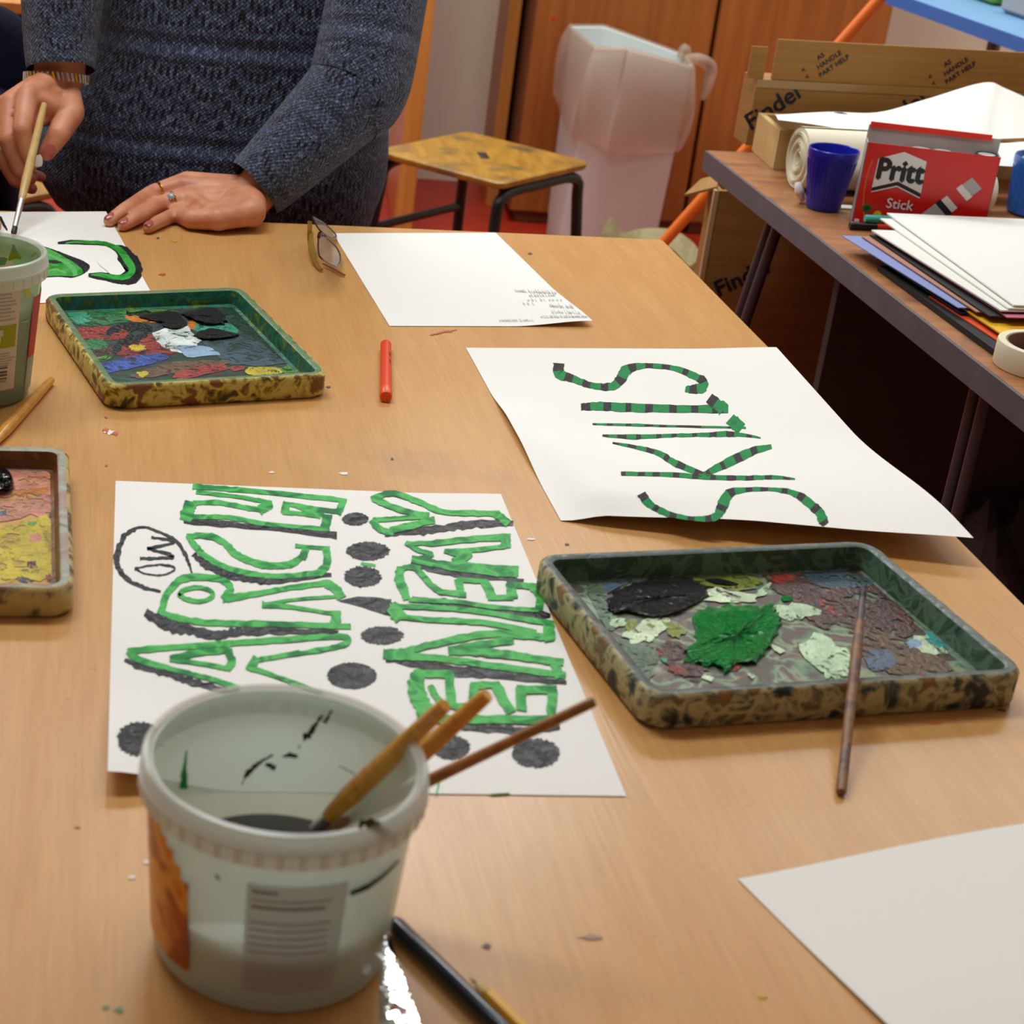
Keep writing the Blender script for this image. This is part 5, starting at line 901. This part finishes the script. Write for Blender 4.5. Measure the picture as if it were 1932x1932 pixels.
for (cx_, cy_, hx, hy) in (((x0+x1)/2, y0, (x1-x0)/2, .004), ((x0+x1)/2, y1, (x1-x0)/2, .004), (x0+.004, (y0+y1)/2, .004, (y1-y0)/2-.004), (x1-.004, (y0+y1)/2, .004, (y1-y0)/2-.004)): b.box((cx_, cy_, .005+(zt-.005)/2), X1, Y1, EZ, hx, hy, (zt-.005)/2)
b.box(((x0+x1)/2, (y0+y1)/2, .0045), X1, Y1, EZ, (x1-x0)/2, (y1-y0)/2, .004); o = UY(1400, 525, y0-.0046)
put_text(b, 'Findel', o, np.array([.85, 0, .53]), np.array([-.53, 0, .85]), .036, 1, bold=.001); b.build('carton_body', [M['card'], M['ink']], ob_, smooth=False)
fp = [np.array([x0, y0+.004, zt]), UY(1356, 334, y0+.07), UY(1322, 342, y0+.07), UY(1290, 372, y0+.03)]
b = MB(); b.add(fp+[p+EZ*.004 for p in fp], [(0, 1, 2, 3), (7, 6, 5, 4), (0, 4, 5, 1), (1, 5, 6, 2), (2, 6, 7, 3), (3, 7, 4, 0)]); b.build('flap', M['card'], ob_, smooth=False)
b = MB(); b.box((x0-.001, y0-.001, zt/2+.004), X1, Y1, EZ, .0035, .0052, zt/2-.004); b.build('corner_edge', M['cardedge'], ob_, smooth=False)
# ------------------------------------------------------------------ grey edged table at the right
S0 = U(1330, 283, T); sd = U(1932, 752, T)-S0; sd /= np.linalg.norm(sd); sx = np.array([-sd[1], sd[0], 0])       # sd runs towards the camera, sx to the right
SL, SW = 1.75, .72
st_ = thing('side_table', 'brown topped table with grey edge, crowded with paper and glue, at the right', 'table', S0+sd*SL/2+sx*SW/2-EZ*T)
M['stop'] = wood('brown_laminate', (152, 98, 58), (178, 120, 74), (5, 30, 20), rough=.4, scale=2, dirt=((100, 70, 54), 22, .5, .8)); M['sedge'] = plain('grey_edge_band', (96, 92, 98), rough=.5, vary=.12, vscale=30)
cst = S0+sd*SL/2+sx*SW/2
b = MB(); b.box(cst-EZ*.014, sx, sd, -EZ*-1, SW/2-.003, SL/2-.003, .0139); b.build('tabletop', M['stop'], st_, smooth=False)
b = MB()
for s in (-1, 1): b.box(cst+sx*s*(SW/2-.0015)-EZ*.0145, sd, sx, EZ, SL/2, .0017, .0143, 0, .0006); b.box(cst+sd*s*(SL/2-.0015)-EZ*.0145, sx, sd, EZ, SW/2, .0017, .0143, 0, .0006)
b.build('edge_band', M['sedge'], st_, smooth=False)
for (f, out, away) in ((.20, .06, .10), (.82, 0, 0), (1.55, 0, 0)):
    for w_ in (.045, SW-.05):
        q = S0+sd*f+sx*w_; b = MB(); sg = -1 if w_ < .3 else 1
        for e_ in (-.012, .012):
            top = q+sd*e_-EZ*.029; bt = np.array([top[0], top[1], 0])-sd*away+sx*sg*out; b.tube([bt, top], [.0075, .0075], 0, 12, smooth=False)
        b.build('leg', M['steel'], st_)
b = MB(); b.box(cst+sx*(SW/2-.1)-EZ*.36, sd, sx, EZ, SL/2-.10, .009, .33); b.box(cst-sd*(SL/2-.10)+sx*.08-EZ*.36, sx, sd, EZ, SW/2-.11, .009, .33); b.build('dark_panel', plain('light_block_board', (84, 74, 74), rough=.7), st_, smooth=False)  # boards added to block light and keep the space under the table dark
b = MB(); b.box(cst-EZ*.05, sd, sx, EZ, SL/2-.12, .012, .02); b.build('rail', M['dark_steel'], st_, smooth=False)
PT = T+.0003
def on_edge(px, z=T): return U(*px, z)
# wooden tray with its side to the left, long carton behind it
M['pine'] = wood('pale_pine', (196, 160, 100), (214, 180, 122), (30, 8, 8), rough=.55, scale=2)
n0 = U(1456, 318, T); f0 = U(1420, 285, T); td = (n0-f0); TL_ = np.linalg.norm(td); td /= TL_; rx = np.array([-td[1], td[0], 0]); rx = sx
wt = thing('wooden_tray', 'shallow pale wooden tray behind the paper rolls, sheets lying over it', 'tray', n0+sx*.2)
b = MB(); hz = (UY(1469, 245, n0[1])[2]-T)/2
for c_, e1, h1 in ((n0+rx*.21, rx, .21), (f0+rx*.21, rx, .21), ((n0+f0)/2+rx*.004, td, TL_/2-.004), ((n0+f0)/2+rx*.416, td, TL_/2-.004)): b.box(c_+EZ*(hz+.0003), e1, np.cross(EZ, e1), EZ, h1, .0045, hz)
b.box((n0+f0)/2+rx*.21+EZ*.004, rx, td, EZ, .208, TL_/2-.002, .0035); b.build('tray_body', M['pine'], wt, smooth=False)
qy = f0[1]+.035; zf = UY(1422, 150, qy)[2]; zu = UY(1446, 70, qy+.012)[2]; q0 = UY(1420, 200, qy); q0[2] = T; LX = .60; TH = .055
cbx = thing('long_carton', 'long flat brown carton with slanted dark lettering standing behind the wooden tray, flap raised', 'carton', q0+sx*LX/2)
b = MB(); hb = (zf-T)/2; b.box(q0+sx*LX/2-sd*TH/2+EZ*(hb+.0004), sx, sd, EZ, LX/2, TH/2, hb)
for i in range(3): put_text(b, 'Findel', q0+sx*(.030+.19*i)+sd*.0006+EZ*(hb*2-.038), sx*.78+EZ*.62, EZ*.78-sx*.62, .036, 1, bold=.0008)
b.build('carton_body', [M['card'], M['ink']], cbx, smooth=False)
hf = (zu-zf)/2-.001; b = MB(); fl = q0+EZ*(2*hb+.001+hf)-sd*.006; b.box(fl+sx*(LX/2+.012), sx, sd, EZ, LX/2-.010, .0022, hf); b.box(fl+sx*-.002-EZ*.006, sx, sd, EZ, .012, .002, hf*.8)
for i in range(3):
    o = fl+sx*(.10+.19*i)+sd*.0026+EZ*.002; a_ = sx*.78+EZ*.62; u_ = EZ*.78-sx*.62
    for txt, dx, dy in (('AS', -.006, .012), ('HANDLE', .002, .0), ('PART HELP', .004, -.012)): put_text(b, txt, o+a_*dx+u_*dy, a_, u_, .0100, 1, bold=.0003)
    for k2 in range(3): put_text(b, '<', o+a_*(-.034)+u_*(.008-.012*k2)-sx*.002, a_, u_, .010, 1, bold=.0003)
b.build('back_flap', [M['card'], M['ink']], cbx, smooth=False)
b = MB(); b.box(q0+sx*LX/2+EZ*(2*hb-.005)+sd*.0004, sx, sd, EZ, LX/2, .0003, .0055); b.build('parcel_tape', plain('brown_parcel_tape', (160, 124, 70), rough=.25), cbx, smooth=False)
cr_ = UY(1287, 418, 3.25); t2 = UY(1600, 65, 3.25); dd = t2-cr_; b = MB(); st0 = cr_-dd*((cr_[2]-.01)/dd[2]); b.tube([st0, cr_+dd*3.2], [.0105, .0105], 0, 14, smooth=False); b.build('broom_pole', plain('orange_pole', (226, 110, 30), rough=.4), label='orange pole leaning behind the long carton', category='pole')
# rolls of paper
M['cream'] = plain('cream_paper_roll', (232, 224, 200), rough=.7); M['rollw'] = plain('white_paper_roll', (232, 226, 216), rough=.7)
def roll(name, label, c, ax_, L, r, m, spiral=True):
    t = thing(name, label, 'paper roll', np.array(c)-EZ*(r)); c = np.array(c); up_ = EZ; sdv = np.cross(ax_, up_); b = MB(); P = []
    turns = 13; rings = []
    for k in range(2):
        R = []
        for i in range(turns*24+1):
            a = 2*math.pi*i/24; rr_ = r*(.20+.80*i/(turns*24)); R.append(c+ax_*(k*L+.0015*math.sin(i*.05)*(1-k))+up_*(rr_*math.cos(a))+sdv*(rr_*math.sin(a)))
        rings.append(R)
    b.loft(rings, 0, cap=False, closed=False); b.build('rolled_sheet', m, t)
    b = MB(); n = 36
    out = [[c+ax_*q+up_*(rad*math.cos(2*math.pi*j/n))+sdv*(rad*math.sin(2*math.pi*j/n)) for j in range(n)] for q, rad in ((.0015, r*.24), (.0012, r*.96), (L-.001, r*.96), (L-.001, r*.24), (.0015, r*.24))]
    b.loft(out, 0, cap=False); b.build('core', m, t); return t
r1 = .041; roll('paper_roll', 'fat cream roll of paper lying behind the dark blue cup', UY(1503, 304, 2.405)*[1, 1, 0]+[0, 0, T+r1+.0005], sx, .17, r1, M['cream'])
r2 = .027; roll('paper_roll', 'thin white paper roll lying behind the red glue stick box', np.array([.752, 2.335, T+r2+.0005]), sx, .165, r2, M['rollw'])
b = MB(); b.tube([UY(1505, 345, 2.325), UY(1508, 362, 2.320), U(1514, 375, T+.004)], [.004, .006, .004], 0, 12); b.build('paper_scrap', M['rollw'], label='small curled white paper scrap at the foot of the cream roll', category='paper')
b = MB(); p_ = U(1593, 392, T+.0004); b.box(p_+EZ*.001, sx, sd, EZ, .012, .008, .0009, 0, .0004); b.build('paper_scrap', M['rollw'], label='tiny flat white scrap right of the dark blue cup', category='paper')
# cups
def cup(label, c, rb, rt, h, col):
    t = thing('cup', label, 'cup', c); b = MB(); b.lathe([(.001, .0008), (rb*.94, .0008), (rb, .003), (rt-.001, h-.012), (rt, h-.010), (rt, h-.001), (rt-.0008, h), (rt-.002, h-.001), (rt-.003, h-.012), (rb-.0025, .005), (.001, .004)], c, 0, 48); b.build('cup_body', plain('blue_plastic', col, rough=.3, sss=0), t)
    b = MB(); n = 28
    for k in range(n):
        a = 2*math.pi*k/n; nr = np.array([math.cos(a), math.sin(a), 0]); b.tube([np.array(c)+nr*(rb-.0006)+EZ*.006, np.array(c)+nr*(rt-.0016)+EZ*(h-.014)], [.0012, .0012], 0, 6, smooth=False)
    b.build('fluting', bpy.data.materials['blue_plastic'] if 'blue_plastic' in bpy.data.materials else M['ink'], t)
    return t
cc0 = U(1552, 394, T); cup('dark blue ribbed plastic cup in front of the cream roll', np.array([cc0[0], cc0[1], T+.0003]), .0215, .0315, .078, (30, 36, 170))
cc1 = U(1952, 404, T); t = cup('light blue plastic cup at the right edge beside the red box', np.array([cc1[0], cc1[1], T+.0003]), .036, .041, .075, (44, 96, 178))
for o in t.children: o.data.materials[0] = plain('mid_blue_plastic', (40, 98, 184), rough=.3)
# glue stick box
bl_ = U(1606, 420, T); bx = np.array([.978, -.21, 0]); BW = .156; bx /= np.linalg.norm(bx); by = np.array([-bx[1], bx[0], 0]); o = bl_+EZ*.0003; BHt = .101; BD = .030
gb = thing('glue_stick_box', 'open red box of glue sticks standing behind the white boards', 'box', o+bx*BW/2)
M['redcard'] = plain('red_card', (206, 26, 18), rough=.35, coat=.2); M['greycard'] = plain('grey_card', (176, 172, 170), rough=.6); M['logo_w'] = plain('logo_white', (226, 224, 222), rough=.4); M['logo_k'] = plain('logo_black', (20, 20, 22), rough=.4); M['goldp'] = plain('gold_print', (214, 100, 24), rough=.4)
gsticks_mats = None
def fpt(u, v, e=0): return o+bx*u*BW+EZ*v*BHt-by*(.0002+e)
b = MB(); b.box(o+bx*BW/2+EZ*BHt/2+by*.0006, bx, by, EZ, BW/2, .0006, BHt/2, 0)
def flat(pts, m_, e): b.poly([fpt(u, v, e) for u, v in pts], m_)
# printed front: shield with the name, product word, round marks and a plain glue stick outline
arc = [(.155-.115*math.cos(t), .52-.54*math.sin(t)) for t in np.linspace(-.55, 1.45, 16)]
for (a0, q0_), (a1, q1_) in zip(arc[:-1], arc[1:]): flat([(a0, q0_), (a0+.012, q0_), (a1+.012, q1_), (a1, q1_)], 4, .0001)
flat([(.100, .46), (.105, .82), (.285, .935), (.465, .85), (.475, .46), (.285, .57)][::-1], 2, .0002); flat([(.102, .46), (.285, .565), (.473, .455), (.473, .41), (.285, .52), (.102, .415)], 3, .00025)
flat([(.102, .415), (.285, .52), (.473, .41), (.473, .395), (.285, .505), (.102, .40)], 2, .00025)
put_text(b, 'Pritt', fpt(.287, .69, .0004), bx, EZ, .0365, 3, bold=.0016, wide=.86); put_text(b, 'Stick', fpt(.335, .29, .0004), bx, EZ, .0175, 2, bold=.0002, wide=.95)
disc = lambda u, v, r, m_, e: flat([(u+r*math.cos(t), v+r*BW/BHt*math.sin(t)) for t in np.linspace(0, 2*math.pi, 20)[:-1]], m_, e)
disc(.095, .20, .036, 5, .0002); disc(.095, .20, .020, 6, .0003); disc(.185, .14, .030, 7, .0002); flat([(.02, .02), (.055, .02), (.055, .055), (.02, .055)], 2, .0002); flat([(.155, .03), (.205, .03), (.205, .10), (.155, .10)], 8, .0002)
# a plain glue stick lying across the right half, standing in for the printed picture
gsd = np.array([.66, .75]); gsn = np.array([-.75, .66])
def gs(a, q, m_, e): flat([tuple(np.array([.70, .37])+(gsd*x+gsn*y)*np.array([.30, .30*BW/BHt])) for x, y in ((a[0], q[0]), (a[1], q[0]), (a[1], q[1]), (a[0], q[1]))], m_, e)
gs((-.85, -.22), (-.24, .24), 8, .0002); gs((-.24, -.08), (-.25, .25), 9, .00025); gs((-.08, .55), (-.22, .22), 2, .0002); gs((.10, .38), (-.22, .22), 0, .0003); gs((.55, .85), (-.20, .20), 8, .0002)
b.build('front_panel', [M['redcard'], M['greycard'], M['logo_w'], M['logo_k'], M['goldp'], plain('green_mark', (54, 104, 30)), plain('dark_mark', (30, 60, 26)), plain('yellow_mark', (206, 200, 20)), M['greycard'], M['ink']], gb, smooth=False)
b = MB(); q_ = o+by*BD
b.box(q_+bx*BW/2+EZ*(BHt*.58), bx, by, EZ, BW/2, .0006, BHt*.58)
for f in (0.0006, BW-.0006): b.box(o+bx*f+by*(BD/2)+EZ*BHt*.5, by, bx, EZ, BD/2, .0006, BHt*.5)
b.box(o+bx*BW/2+by*BD/2+EZ*.0006, bx, by, EZ, BW/2, BD/2, .0005); b.build('carton_walls', M['greycard'], gb, smooth=False)
b = MB(); b.box(q_+bx*(BW*.47)+EZ*(BHt*1.165)-by*.001, bx, by, EZ, BW*.46, .0012, .0035); b.build('red_flap_edge', plain('bright_red_card', (232, 50, 32), rough=.35), gb, smooth=False)
for k in range(6):
    c_ = o+bx*(BW*(.09+.163*k))+by*BD*.5; hgt = (.088, .093, .098, .098, .084, .100)[k]; t = thing('glue_stick', 'glue stick standing in the red box, ' + ('leftmost', 'second from the left', 'third from the left', 'third from the right', 'second from the right', 'rightmost, with a dark rim')[k], 'glue stick', c_, 'glue sticks in the red box')
    b = MB(); b.lathe([(.001, .0015), (.0115, .0015), (.012, .003), (.012, hgt*.6), (.001, hgt*.6)], c_, 0, 24); b.build('tube', M['redcard'], t)
    b = MB(); b.lathe([(.0125, hgt*.6), (.0125, hgt-.003), (.0105, hgt), (.001, hgt)], c_, 0, 24)
    if k == 5: b.lathe([(.0128, hgt-.006), (.0134, hgt-.001), (.0122, hgt+.0008), (.0106, hgt+.0004)], c_, 1, 24)
    b.build('stick_cap', [M['logo_w'], M['ink']], t)
# felt pens lying before the box
def pen(label, p0, p1, r, ccap, cbody, f):
    d = p1-p0; L_ = np.linalg.norm(d); d /= L_; t = thing('felt_pen', label, 'felt pen', (p0+p1)/2-EZ*r)
    b = MB(); b.tube([p0, p0+d*.001, p0+d*L_*f], [r*.85, r, r], 0, 16, smooth=False); b.build('cap', ccap, t); b = MB(); b.tube([p0+d*L_*f, p1], [r*.96, r*.96], 0, 16, smooth=False); b.build('barrel', cbody, t)
pz = T+.0052
p0 = U(1603, 425, pz); pen('red felt pen with black cap poking out from the white boards', p0, p0+sx*.13+sd*.004, .0048, plain('black_pen_cap', (24, 22, 24), rough=.3), plain('red_pen', (214, 56, 40), rough=.4), .26)
p0 = U(1632, 412, T+.0146); pen('teal felt pen lying behind the red felt pen', p0, p0+sx*.13-sd*.002, .0046, plain('teal_cap', (70, 176, 166), rough=.4), plain('teal_pen', (80, 186, 176), rough=.4), .2)
# the heap of coloured sheets and boards: far left corner, near left corner (pixels), level, colour
M['card_'] = {}
def board(name, label, fl, nl_, z, th, col, cat='card', wdt=.42, near=None, curl=0, rough=.7):
    a = U(*fl, T+z); c_ = U(*nl_, T+z); ed = a-c_; L_ = np.linalg.norm(ed); ed /= L_; rt_ = np.array([ed[1], -ed[0], 0]); rt_ = rt_*.8+sx*.2 if near is None else near; rt_ /= np.linalg.norm(rt_)
    b = MB(); n = 16; top = []; bot = []
    for j in range(n+1):
        for i in range(n+1):
            p = c_+ed*L_*j/n+rt_*wdt*i/n; p = p+EZ*(curl*smooth(.25, 0, i/n)*smooth(.55, 1, j/n)); top.append(p+EZ*th); bot.append(p)
    N1 = (n+1)**2; id_ = lambda i, j: j*(n+1)+i; Fc = []
    for j in range(n):
        for i in range(n): Fc.append((id_(i, j), id_(i+1, j), id_(i+1, j+1), id_(i, j+1))); Fc.append((N1+id_(i, j+1), N1+id_(i+1, j+1), N1+id_(i+1, j), N1+id_(i, j)))
    for i in range(n):
        Fc += [(N1+id_(i, 0), N1+id_(i+1, 0), id_(i+1, 0), id_(i, 0)), (id_(i, n), id_(i+1, n), N1+id_(i+1, n), N1+id_(i, n)), (id_(0, i), id_(0, i+1), N1+id_(0, i+1), N1+id_(0, i)), (N1+id_(n, i), N1+id_(n, i+1), id_(n, i+1), id_(n, i))]
    b.add(top+bot, Fc); b.build(name, plain(name+'_stock', col, rough=rough), None, smooth=False, label=label, category=cat, group='sheets and boards heaped on the side table')
board('card_sheet', 'thick black card at the bottom of the heap, along the table edge', (1655, 510), (1884, 678), .0006, .006, (28, 30, 32))
board('card_sheet', 'orange card peeping out low in the heap, behind the tape', (1752, 560), (1893, 652), .007, .0012, (220, 80, 30))
board('card_sheet', 'sage green card in the heap, just under the yellow one', (1740, 540), (1899, 640), .0086, .0014, (130, 156, 120))
board('card_sheet', 'deep blue card low in the heap above the black card', (1660, 492), (1812, 592), .0108, .0014, (34, 60, 120))
board('card_sheet', 'bright yellow card showing near the masking tape', (1770, 552), (1912, 648), .0126, .0014, (236, 180, 24))
board('card_sheet', 'black card in the middle of the heap under the periwinkle sheet', (1640, 470), (1818, 582), .0146, .0012, (26, 26, 30))
board('card_sheet', 'periwinkle blue sheet with a curled tip pointing at the table edge', (1588, 446), (1808, 582), .0164, .0010, (130, 140, 190))
board('card_sheet', 'dull tan card between the periwinkle and pink sheets', (1625, 447), (1842, 590), .0184, .0012, (172, 122, 100))
board('card_sheet', 'second black card in the heap, directly under the pink one', (1640, 444), (1866, 598), .0204, .0012, (30, 26, 30))
board('card_sheet', 'pink sheet edging out beneath the white boards', (1645, 438), (1900, 600), .0224, .0012, (206, 120, 150))
board('card_sheet', 'dark plum card just below the lowest white board', (1652, 434), (1892, 590), .0244, .0010, (70, 40, 50))
board('white_board', 'lowest white board of the heap, its corner nearest the red pen', (1644, 436), (1888, 588), .0262, .0016, (228, 227, 220), cat='board')
board('white_board', 'white board second from the top of the heap', (1660, 414), (1902, 584), .0284, .0016, (230, 229, 222), cat='board')
board('white_board', 'topmost white board of the heap', (1673, 404), (1912, 578), .0312, .0016, (232, 232, 226), cat='board', near=sx)
# masking tape at the table's edge
tc_ = U(1964, 695, T); t = thing('masking_tape', 'roll of cream masking tape at the near edge of the grey edged table', 'tape', (tc_[0], tc_[1], T)); c_ = np.array([tc_[0], tc_[1], T+.0004])
b = MB(); b.lathe([(.0385, 0), (.0455, 0), (.046, .001), (.046, .0235), (.0455, .0245), (.0385, .0245), (.0385, 0)], c_, 0, 56); b.build('tape', plain('cream_tape', (232, 226, 196), rough=.6), t)
b = MB(); b.lathe([(.0365, .0004), (.0386, .0002), (.0386, .0243), (.0365, .0241), (.0365, .0004)], c_, 0, 56); b.build('core', plain('brown_card_core', (150, 120, 112), rough=.8), t)
# white sheets lying over the wooden tray
def loose(name, label, lower, upper, yl, yu, m_=None, amp=.0):
    lo, _ = crom([UY(x, y, yl) for x, y in lower], 6); up_, _ = crom([UY(x, y, yu) for x, y in upper], 6); n = min(len(lo), len(up_)); b = MB(); R = []
    ii = np.linspace(0, len(lo)-1, 40).astype(int); jj = np.linspace(0, len(up_)-1, 40).astype(int); k = 8
    for q in range(k+1):
        f = q/k; R.append([lo[i]*(1-f)+up_[j]*f+EZ*amp*math.sin(math.pi*f) for i, j in zip(ii, jj)])
    b.loft(R, 0, cap=False, closed=False); return b
b = loose('a', 'b', [(1468, 226), (1530, 234), (1650, 252), (1780, 262), (1880, 262), (1990, 258)], [(1456, 219), (1560, 211), (1655, 212), (1745, 188), (1855, 156), (1900, 168), (1990, 210)], 2.44, 2.60, amp=.004)
b.build('paper_sheet', M['paper'], label='large white sheet humped up over the wooden tray and long carton', category='paper')
b = loose('a', 'b', [(1690, 278), (1790, 300), (1880, 312), (1990, 318)], [(1690, 262), (1790, 264), (1880, 270), (1990, 262)], 2.38, 2.42, amp=.001)
b.build('paper_sheet', M['paper'], label='white sheet below the humped one, right above the glue box', category='paper')
lp = UY(1587, 216, 2.555); t = thing('glue_bottle', 'small bottle whose dark blue lid peeps over the humped white sheet', 'bottle', (lp[0], lp[1], T+.008)); lz = lp[2]
b = MB(); b.lathe([(.001, T+.0085), (.013, T+.0085), (.0135, T+.010), (.0135, lz-.022), (.001, lz-.020)], (lp[0], lp[1], 0), 0, 28); b.build('bottle_body', plain('white_bottle', (220, 220, 222), rough=.35), t)
b = MB(); b.lathe([(.0140, lz-.022), (.0140, lz-.004), (.010, lz+.001), (.001, lz+.003)], (lp[0], lp[1], 0), 0, 28); b.build('lid', plain('dark_blue_lid', (34, 40, 92), rough=.4), t)
# blue shelf along the right with pale boxes on it
sa = UY(1728, 0, 3.75); sz = sa[2]; sb = U(1932, 72, sz); dv = sb-sa; dv[2] = 0; dv /= np.linalg.norm(dv); rv = np.array([-dv[1], dv[0], 0]); 
if rv[0] < 0: rv = -rv
Ls = 1.9; cs_ = sa-dv*.25+dv*Ls/2+rv*.17
bs = thing('blue_shelf', 'bright blue shelf unit along the right behind the long carton', 'shelf', (cs_[0], cs_[1], 0))
b = MB(); b.box(cs_-EZ*.013, dv, rv, EZ, Ls/2, .17, .0125, 0, .002); b.build('shelf_board', plain('pale_blue_paint', (112, 160, 200), rough=.4), bs)
b = MB(); b.box(cs_-rv*.1712-EZ*.013, dv, rv, EZ, Ls/2, .0012, .0128); b.build('front_edge', plain('strong_blue_edge', (58, 104, 180), rough=.4), bs, smooth=False)
for s in (-1, 1):
    q = cs_+dv*s*(Ls/2-.05)+rv*.14; b = MB(); b.tube([(q[0], q[1], 0), (q[0], q[1], sz-.026)], [.014, .014], 0, 12, smooth=False); b.build('leg', M['steel'], bs)
pb_ = U(1908, 30, sz); b = MB(); b.box(pb_+rv*.04+EZ*.0405, dv, rv, EZ, .05, .04, .04, 0, .008); b.build('storage_box', plain('grey_plastic', (158, 158, 164), rough=.4), label='grey plastic box on the blue shelf', category='box')
pb_ = U(1836, 4, sz); b = MB(); b.box(pb_+rv*.05-dv*.03+EZ*.021, dv, rv, EZ, .07, .03, .02, 0, .006); b.build('storage_box', plain('green_plastic', (90, 140, 50), rough=.4), label='green plastic tray on the blue shelf left of the grey box', category='tray')
# dark crumpled bag on the floor under the grey edged table
fb = U(1905, 1060, .16); b = MB(); rings = []
for k in range(9):
    z = .24*k/8; r = .13*math.sin(math.pi*min(.98, .12+.80*k/8))**.6; rings.append([np.array([fb[0]-.035+r*1.0*math.cos(2*math.pi*j/40)*(1+.10*math.sin(5*j*.5+k)+.06*math.sin(j*1.7+2*k)), fb[1]+.05+r*math.sin(2*math.pi*j/40)*(1+.10*math.sin(j*1.1+k*1.3)), z+.001+.02*math.sin(j*.9+k)*(0 < k < 9)+(.0 if k else 0)]) for j in range(40)])
b.loft(rings, 0); b.build('dark_bag', plain('black_bag_plastic', (100, 97, 106), rough=.32, bump=.5, bscale=30), label='dark crumpled bag on the floor under the grey edged table', category='bag')
# far left: a table edge with white paper on it, behind the two people
wl_ = UY(40, 16, 3.55); wk = thing('far_table', 'wooden edged table far behind the two people at the top left', 'table', (wl_[0]-.5, 3.9, 0)); z_ = wl_[2]
quadbox('tabletop', wl_[0]-1.1, wl_[0]+.012, 3.55, 4.2, z_-.012, z_+.012, M['post'], wk, bev=.003)
for x_ in (wl_[0]-1.04, wl_[0]-.05):
    for y_ in (3.6, 4.15): b = MB(); b.tube([(x_, y_, 0), (x_, y_, z_-.012)], [.016, .016], 0, 12, smooth=False); b.build('leg', M['dark_steel'], wk)
quadbox('dark_panel', wl_[0]-1.0, wl_[0]-.01, 3.64, 3.66, z_-.10, z_-.0125, M['dark_steel'], wk)
quadbox('paper_sheet', wl_[0]-.5, wl_[0]+.005, 3.58, 3.95, z_+.0122, z_+.0135, M['paper'], label='white sheet lying on the far wooden edged table', category='paper')
